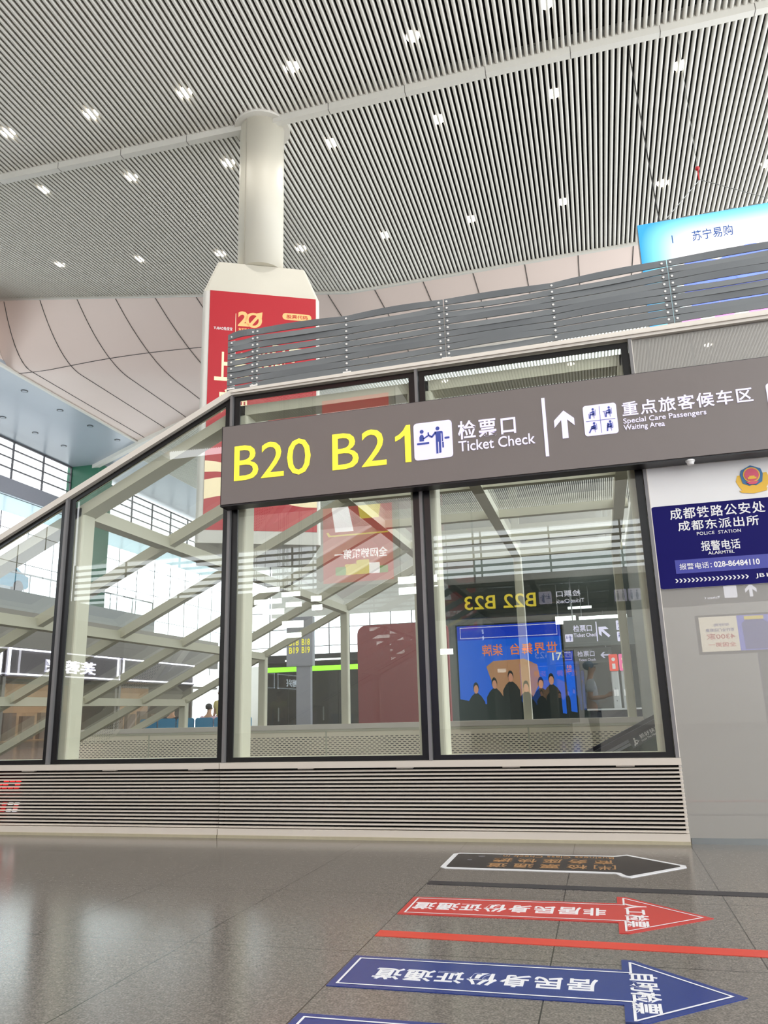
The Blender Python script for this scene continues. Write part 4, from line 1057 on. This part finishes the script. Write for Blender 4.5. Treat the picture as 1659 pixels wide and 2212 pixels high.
def mpic(x, z, s_, k): picto_panel((x, -11.998, z), -X, Z, s_, sn, k)
mpic(-1.02, 3.8, .32, 'ticket'); mpic(1.15, 3.76, .3, 'wc'); mpic(.82, 3.76, .3, 'wc')
T(sn, m_wled, '检票口', (-.3, -11.998, 3.96), -X, Z, .6, .16, depth=.01); T(sn, m_wled, 'Ticket Check', (-.22, -11.998, 3.8), -X, Z, .7, .1, depth=.01)
def blue_ad(label, xa, xb, y, z0, z1, full):
    t = thing('video_wall', label, 'screen', ((xa + xb) / 2, y - .15, 0))
    mk('stand', MB().box(xa + .3, xb - .3, y - .3, y - .1, 0, z0), m_trous, t)
    mk('cabinet', MB().box(xa - .06, xb + .06, y - .3, y - .01, z0, z1 + .05), m_suit, t)
    mk('picture', MB().box(xa, xb, y - .01, y, z0, z1), m_blueled2, t)
    W, H = xb - xa, z1 - z0; o = V((xb, y, z0))
    def F(nm, m, pts, d): mk(nm, flat(MB(), [(p[0] * W, p[1] * H) for p in pts], o + Y * d, -X, Z, .006), m, t)
    F('header', m_blueled, [(0, .86), (1, .86), (1, 1), (0, 1)], .0)
    mk('header_frame', ring(MB(), [(.03 * W, .875 * H), (.97 * W, .875 * H), (.97 * W, .985 * H), (.03 * W, .985 * H)], [(.035 * W, .882 * H), (.965 * W, .882 * H), (.965 * W, .978 * H), (.035 * W, .978 * H)], o + Y * .008, -X, Z, .004), m_wled, t)
    T(t, m_orled, '世界舞台', o + Y * .006 - X * (.04 * W) + Z * (.70 * H), -X, Z, .45 * W, .11 * H, depth=.01, bold=.01, space=1.15)
    T(t, m_orled, '柒牌', o + Y * .006 - X * (.56 * W) + Z * (.70 * H), -X, Z, .2 * W, .11 * H, depth=.01, bold=.01)
    F('banner', m_sand, [(.30, .30), (.62, .25), (.73, .60), (.66, .65), (.36, .66), (.24, .60), (.22, .45)], .006)
    F('black_field', m_suit, [(0, 0), (1, 0), (1, .30), (.62, .22), (.3, .18), (0, .14)], .012)  # black lower field of the advert picture
    xsf = ((.12, .50), (.22, .47), (.36, .44), (.50, .54), (.66, .48), (.84, .44)) if full else ((.2, .5), (.5, .5), (.8, .48))
    for k, (cx, ht) in enumerate(xsf):
        F('printed_suit', m_suit, [(cx - .085, .05), (cx + .085, .05), (cx + .08, ht - .17), (cx + .05, ht - .12), (cx + .018, ht - .09), (cx - .018, ht - .09), (cx - .05, ht - .12), (cx - .08, ht - .17)], .018 + k * .002)
        fc = ht - .045
        F('printed_hair', m_suit, disc(cx, fc + .008, .027, 16, .052), .026)
        F('printed_face', m_skinp, disc(cx, fc - .008, .022, 16, .040), .032)
blue_ad('wide blue video wall with men in black, mirrored in the right pane', -4.9, -1.22, -20, .5, 4.18, True)
blue_ad('added smaller blue screen standing in for a ghost reflection, mirrored beside the white-shirted person', -3.6, -1.2, -31, .5, 3.85, False)  # added screen, stands in for the ghost image of the wide video wall
LP = [(-17.65, -16.07, 7.59, 7.86, 'top left of the cluster'), (-16.0, -14.95, 7.3, 7.56, 'top right of the cluster'), (-17.64, -16.06, 7.0, 7.26, 'second row left'),
      (-15.85, -14.96, 6.78, 7.03, 'second row right'), (-17.23, -16.01, 6.45, 6.75, 'third row left'), (-16.16, -14.96, 5.71, 6.08, 'fourth row'), (-16.1, -15.12, 5.19, 5.46, 'lowest of the cluster'),
      (-14.29, -13.72, 6.95, 7.23, 'upper small one by the post'), (-14.29, -13.72, 6.5, 6.78, 'lower small one by the post'),
      (-7.29, -5.75, 6.06, 6.33, 'upper long one across the third mullion'), (-7.27, -5.73, 5.64, 5.91, 'lower long one across the third mullion'), (-7.6, -6.96, 3.92, 4.2, 'small one left of the blue advert')]
for k, (xa, xb, za, zb_, nm) in enumerate(LP):
    y = -21 if k in (9, 10) else -30 - .12 * (k % 7)
    t = thing('hanging_light', 'bright white hanging light panel mirrored in the glass, ' + nm, 'light', ((xa + xb) / 2, y, za), 'hanging light panels mirrored in the glass')
    mk('diffuser', MB().box(xa, xb, y, y + .06, za, zb_), m_lpan, t)
    mk('hanger', MB().cyl((xa + .1, y + .03, zb_), (xa + .1, y + .03, 21.8), .012, 6), m_dsteel, t); mk('hanger', MB().cyl((xb - .1, y + .03, zb_), (xb - .1, y + .03, 21.8), .012, 6), m_dsteel, t)
tea = thing('tea_advert', 'beige and blue lit tea shop advert, mirrored in the grey wall panel', 'advert', (2.7, -9.1, 0))
mk('cabinet', MB().box(2.0, 4.3, -9.2, -9.02, 2.2, 2.99), m_suit, tea)
mk('pole', MB().box(3.1, 3.3, -9.2, -9.06, 0, 2.2), m_dsteel, tea)
to = V((0, -9.02, 0))
mk('beige_half', flat(MB(), [(-2.77, 2.25), (-2.05, 2.25), (-2.05, 2.95), (-2.77, 2.95)], to, -X, Z, .01), mat('beige_led', 'e6dcc4', .4, emit=3.4, var=0), tea)
mk('blue_half', flat(MB(), [(-4.2, 2.25), (-2.77, 2.25), (-2.77, 2.95), (-4.2, 2.95)], to, -X, Z, .01), mat('violet_led', '5a62c8', .4, emit=3.6, var=.1), tea)
to2 = to + Y * .01
m_ink = mat('ink_led', '5a5ab0', .4, emit=.8, var=0); m_redk = mat('red_ink_led', 'd0503a', .4, emit=1.6, var=0)
# the advert faces the glass, so it reads from right to left here
def TT(m, b, x_hi, x_lo, za, zb_): T(tea, m, b, to2 + X * x_hi + Z * za, -X, Z, x_hi - x_lo, zb_ - za, depth=.006, bold=.01)
TT(m_ink, '茶行业门店数量', 2.70, 2.16, 2.645, 2.71); TT(m_redk, '4300家', 2.70, 2.16, 2.49, 2.61); TT(m_redk, '全国第一', 2.70, 2.18, 2.34, 2.43); TT(m_ink, '华祥苑', 2.62, 2.32, 2.75, 2.81)
mk('can_picture', flat(MB(), [(-3.35, 2.27), (-2.87, 2.27), (-2.85, 2.78), (-2.93, 2.86), (-2.93, 2.91), (-3.25, 2.91), (-3.25, 2.86), (-3.35, 2.78)], to2, -X, Z, .006), mat('indigo_can', '3f46b0', .4, emit=1.4, var=0), tea)
mk('can_lid', flat(MB(), [(-3.27, 2.86), (-2.91, 2.86), (-2.91, 2.93), (-3.27, 2.93)], to2 + Y * .006, -X, Z, .006), m_yl, tea)
tk = thing('ticket_sign', 'ticket changing sign with arrow, mirrored in the grey wall panel', 'sign', (3.3, -14.1, 3.8))
mk('housing', MB().box(2.2, 4.6, -14.2, -14, 3.8, 4.5), m_signb, tk); mk('hanger', MB().box(3.4, 3.45, -14.15, -14.1, 4.5, 21.8), m_dsteel, tk)
T(tk, m_wled, 'Tickets Changing', (3.25, -13.998, 3.9), -X, Z, .75, .08, depth=.01)
mk('arrow', flat(MB(), [(-4.06, 3.92), (-3.98, 3.92), (-3.98, 4.12), (-3.88, 4.03), (-3.88, 4.13), (-4.02, 4.26), (-4.16, 4.13), (-4.16, 4.03), (-4.06, 4.12)], (0, -13.998, 0), -X, Z), m_wled, tk)
mk('icon', flat(MB(), rrect(-3.68, 3.92, -3.36, 4.25, .03), (0, -13.998, 0), -X, Z), m_wled, tk)

# ================================================================== PEOPLE
def skin(pts, edges, rad, sub=2, root=0):
    me = bpy.data.meshes.new('skin_tmp'); me.from_pydata([V(p) for p in pts], edges, []); me.update()
    o = bpy.data.objects.new('skin_tmp', me); COL.objects.link(o)
    md = o.modifiers.new('Skin', 'SKIN'); md.use_smooth_shade = True; md.branch_smoothing = .6
    for i, r in enumerate(rad):
        d = me.skin_vertices[0].data[i]; d.radius = (r, r) if not isinstance(r, tuple) else r; d.use_root = (i == root)
    if sub:
        s = o.modifiers.new('Subdivision', 'SUBSURF'); s.levels = sub
    dg = bpy.context.evaluated_depsgraph_get(); dg.update()
    m2 = bpy.data.meshes.new_from_object(o.evaluated_get(dg))
    r = ([v.co.copy() for v in m2.vertices], [list(p.vertices) for p in m2.polygons])
    bpy.data.objects.remove(o); bpy.data.meshes.remove(me); bpy.data.meshes.remove(m2)
    return r
HS = 1.25          # body metres -> design units
def person(label, loc, yaw, shirt, hairm, seated=False, cap=False, arms='phone', trousers=None):
    t = thing('person', label, 'person', loc)
    rot = Matrix.Rotation(yaw, 3, 'Z')
    def put(nm, data, m, parent=t):
        mb = MB().add([V(loc) + rot @ (V(p) * HS) for p in data[0]], data[1]); return mk(nm, mb, m, parent, smooth=True)
    dz = -.42 if seated else 0
    P, E, Rr = [], [], []
    def v(p, r, frm=None):
        P.append(p); Rr.append(r); i = len(P) - 1
        if frm is not None: E.append((frm, i))
        return i
    hip = v((0, 0, .96 + dz), .13); wst = v((0, 0, 1.10 + dz), .125, hip); cst = v((.01, 0, 1.32 + dz), .145, wst); nk = v((.0, 0, 1.47 + dz), .06, cst)
    jaw = v((.03, 0, 1.555 + dz), .062, nk); hd = v((.02, 0, 1.63 + dz), .088, jaw); cr = v((.0, 0, 1.69 + dz), .07, hd)
    nose = v((.118, 0, 1.615 + dz), .014, hd)
    joints = {}
    for s in (-1, 1):
        if seated:
            th = v((.08, s * .10, .95 + dz), .085, hip); kn = v((.45, s * .11, .95 + dz), .06, th); an = v((.46, s * .11, .52 + dz), .042, kn); ft = v((.60, s * .12, .535 + dz - .0), .035, an)
        else:
            th = v((0, s * .095, .86), .085, hip); kn = v((.02, s * .10, .50), .06, th); an = v((0, s * .10, .09), .042, kn); ft = v((.14, s * .115, .04), .035, an)
        sh = v((0, s * .19, 1.40 + dz), .065, cst)
        if arms == 'phone':
            el = v((-.02, s * .25, 1.12 + dz), .045, sh); wr = v((.22, s * .10, 1.14 + dz), .03, el); pm = v((.29, s * .065, 1.17 + dz), .032, wr); fd = V((.9, -.25 * s, .35)).normalized()
        else:
            el = v((-.03, s * .25, 1.12 + dz), .045, sh); wr = v((.06, s * .25, .90 + dz), .03, el); pm = v((.09, s * .25, .83 + dz), .032, wr); fd = V((.25, 0, -1)).normalized()
        joints[s] = (pm, wr)
        side = V((0, 0, 1)) if arms == 'phone' else V((1, 0, 0))
        for k, ln in enumerate((.062, .075, .08, .07)):
            a_ = V(P[pm]) + fd * .03 + side * ((k - 1.5) * .02)
            k1 = v(tuple(a_), .0105, pm); k2 = v(tuple(a_ + fd * ln * .55), .0095, k1); v(tuple(a_ + fd * ln * .8 + V((0, -.018 * s, -.006))), .008, k2)
        tb_ = V(P[pm]) + side * .03 - fd * .01; k1 = v(tuple(tb_), .012, pm); v(tuple(tb_ + fd * .035 + side * .018), .0095, k1)
    body = skin(P, E, Rr, 2, hip)
    bm_ = MB().add(*body)
    for s in (-1, 1): bm_.sphere((.01, s * .088, 1.615 + dz), .024, 8, 6, (.7, .45, 1.2))
    put('body', (bm_.v, bm_.f), m_skin)
    for s in (-1, 1):
        put('eye', (lambda q: (q.v, q.f))(MB().sphere((.098, s * .032, 1.64 + dz), .011, 8, 6)), m_hair)
    put('mouth', (lambda q: (q.v, q.f))(MB().sphere((.098, 0, 1.575 + dz), .012, 8, 6, (.5, 1.9, .35))), mat('lip', '9c5a50', .5, var=0))
    # shirt
    SP = [P[hip], P[wst], P[cst], (0, 0, 1.455 + dz)]; SE = [(0, 1), (1, 2), (2, 3)]; SR = [.145, .145, .168, .085]
    for s in (-1, 1):
        b0 = len(SP); e_ = V((-.02, s * .25, 1.12 + dz)); h_ = V((0, s * .19, 1.40 + dz))
        SP += [tuple(h_), tuple(h_.lerp(e_, .72))]; SE += [(2, b0), (b0, b0 + 1)]; SR += [.085, .068]
    put('shirt', skin(SP, SE, SR, 2, 0), shirt)
    TP = [(0, 0, .99 + dz)]; TE = []; TR = [.14]
    for s in (-1, 1):
        b0 = len(TP)
        pts = [(.08, s * .10, .95 + dz), (.45, s * .11, .95 + dz), (.46, s * .11, .60 + dz)] if seated else [(0, s * .095, .86), (.02, s * .10, .50), (0, s * .10, .10)]
        TP += pts; TE += [(0, b0), (b0, b0 + 1), (b0 + 1, b0 + 2)]; TR += [.10, .075, .06]
    put('trousers', skin(TP, TE, TR, 2, 0), trousers or m_trous)
    put('hair', (lambda q: (q.v, q.f))(MB().sphere((-.012, 0, 1.668 + dz), .094, 16, 10, (1.0, .96, .86))), hairm)
    if cap: put('cap_peak', (lambda q: (q.v, q.f))(MB().sphere((.09, 0, 1.69 + dz), .075, 12, 6, (1, .9, .12))), hairm)
    sh_ = MB()
    for s in (-1, 1):
        fx_, fz_ = (.53, .03) if seated else (.06, .045)
        b = MB().sphere((fx_, s * .112, fz_), .05, 12, 8, (2.6, .95, .85)); put('shoe', (b.v, b.f), m_tyre)
    return t
pp = (-.22, -9.25, 0)
person('person in a white short-sleeved shirt and blue cap holding a phone, mirrored in the glass', pp, 0, m_shirt, m_cap_b, cap=True)
tag(mk('phone', MB().box(pp[0] + .40 * HS, pp[0] + .415 * HS, pp[1] - .04 * HS, pp[1] + .04 * HS, 1.14 * HS, 1.29 * HS), m_tyre), 'black phone held by the person in the white shirt', 'phone')
person('person in a yellow shirt standing behind the blue waiting seats', (-13.0, 17.5, 0), -1.9, m_shirty, m_hair, arms='down')
person('person in a pale pink shirt seated on the blue waiting seats', (-12.22, 15.14, .0), 1.57, m_shirtp, m_hair, seated=True, arms='down')
person('person in dark clothes seated at the left end of the blue seats', (-13.54, 15.14, .0), 1.57, m_trous, m_hair, seated=True, arms='down')
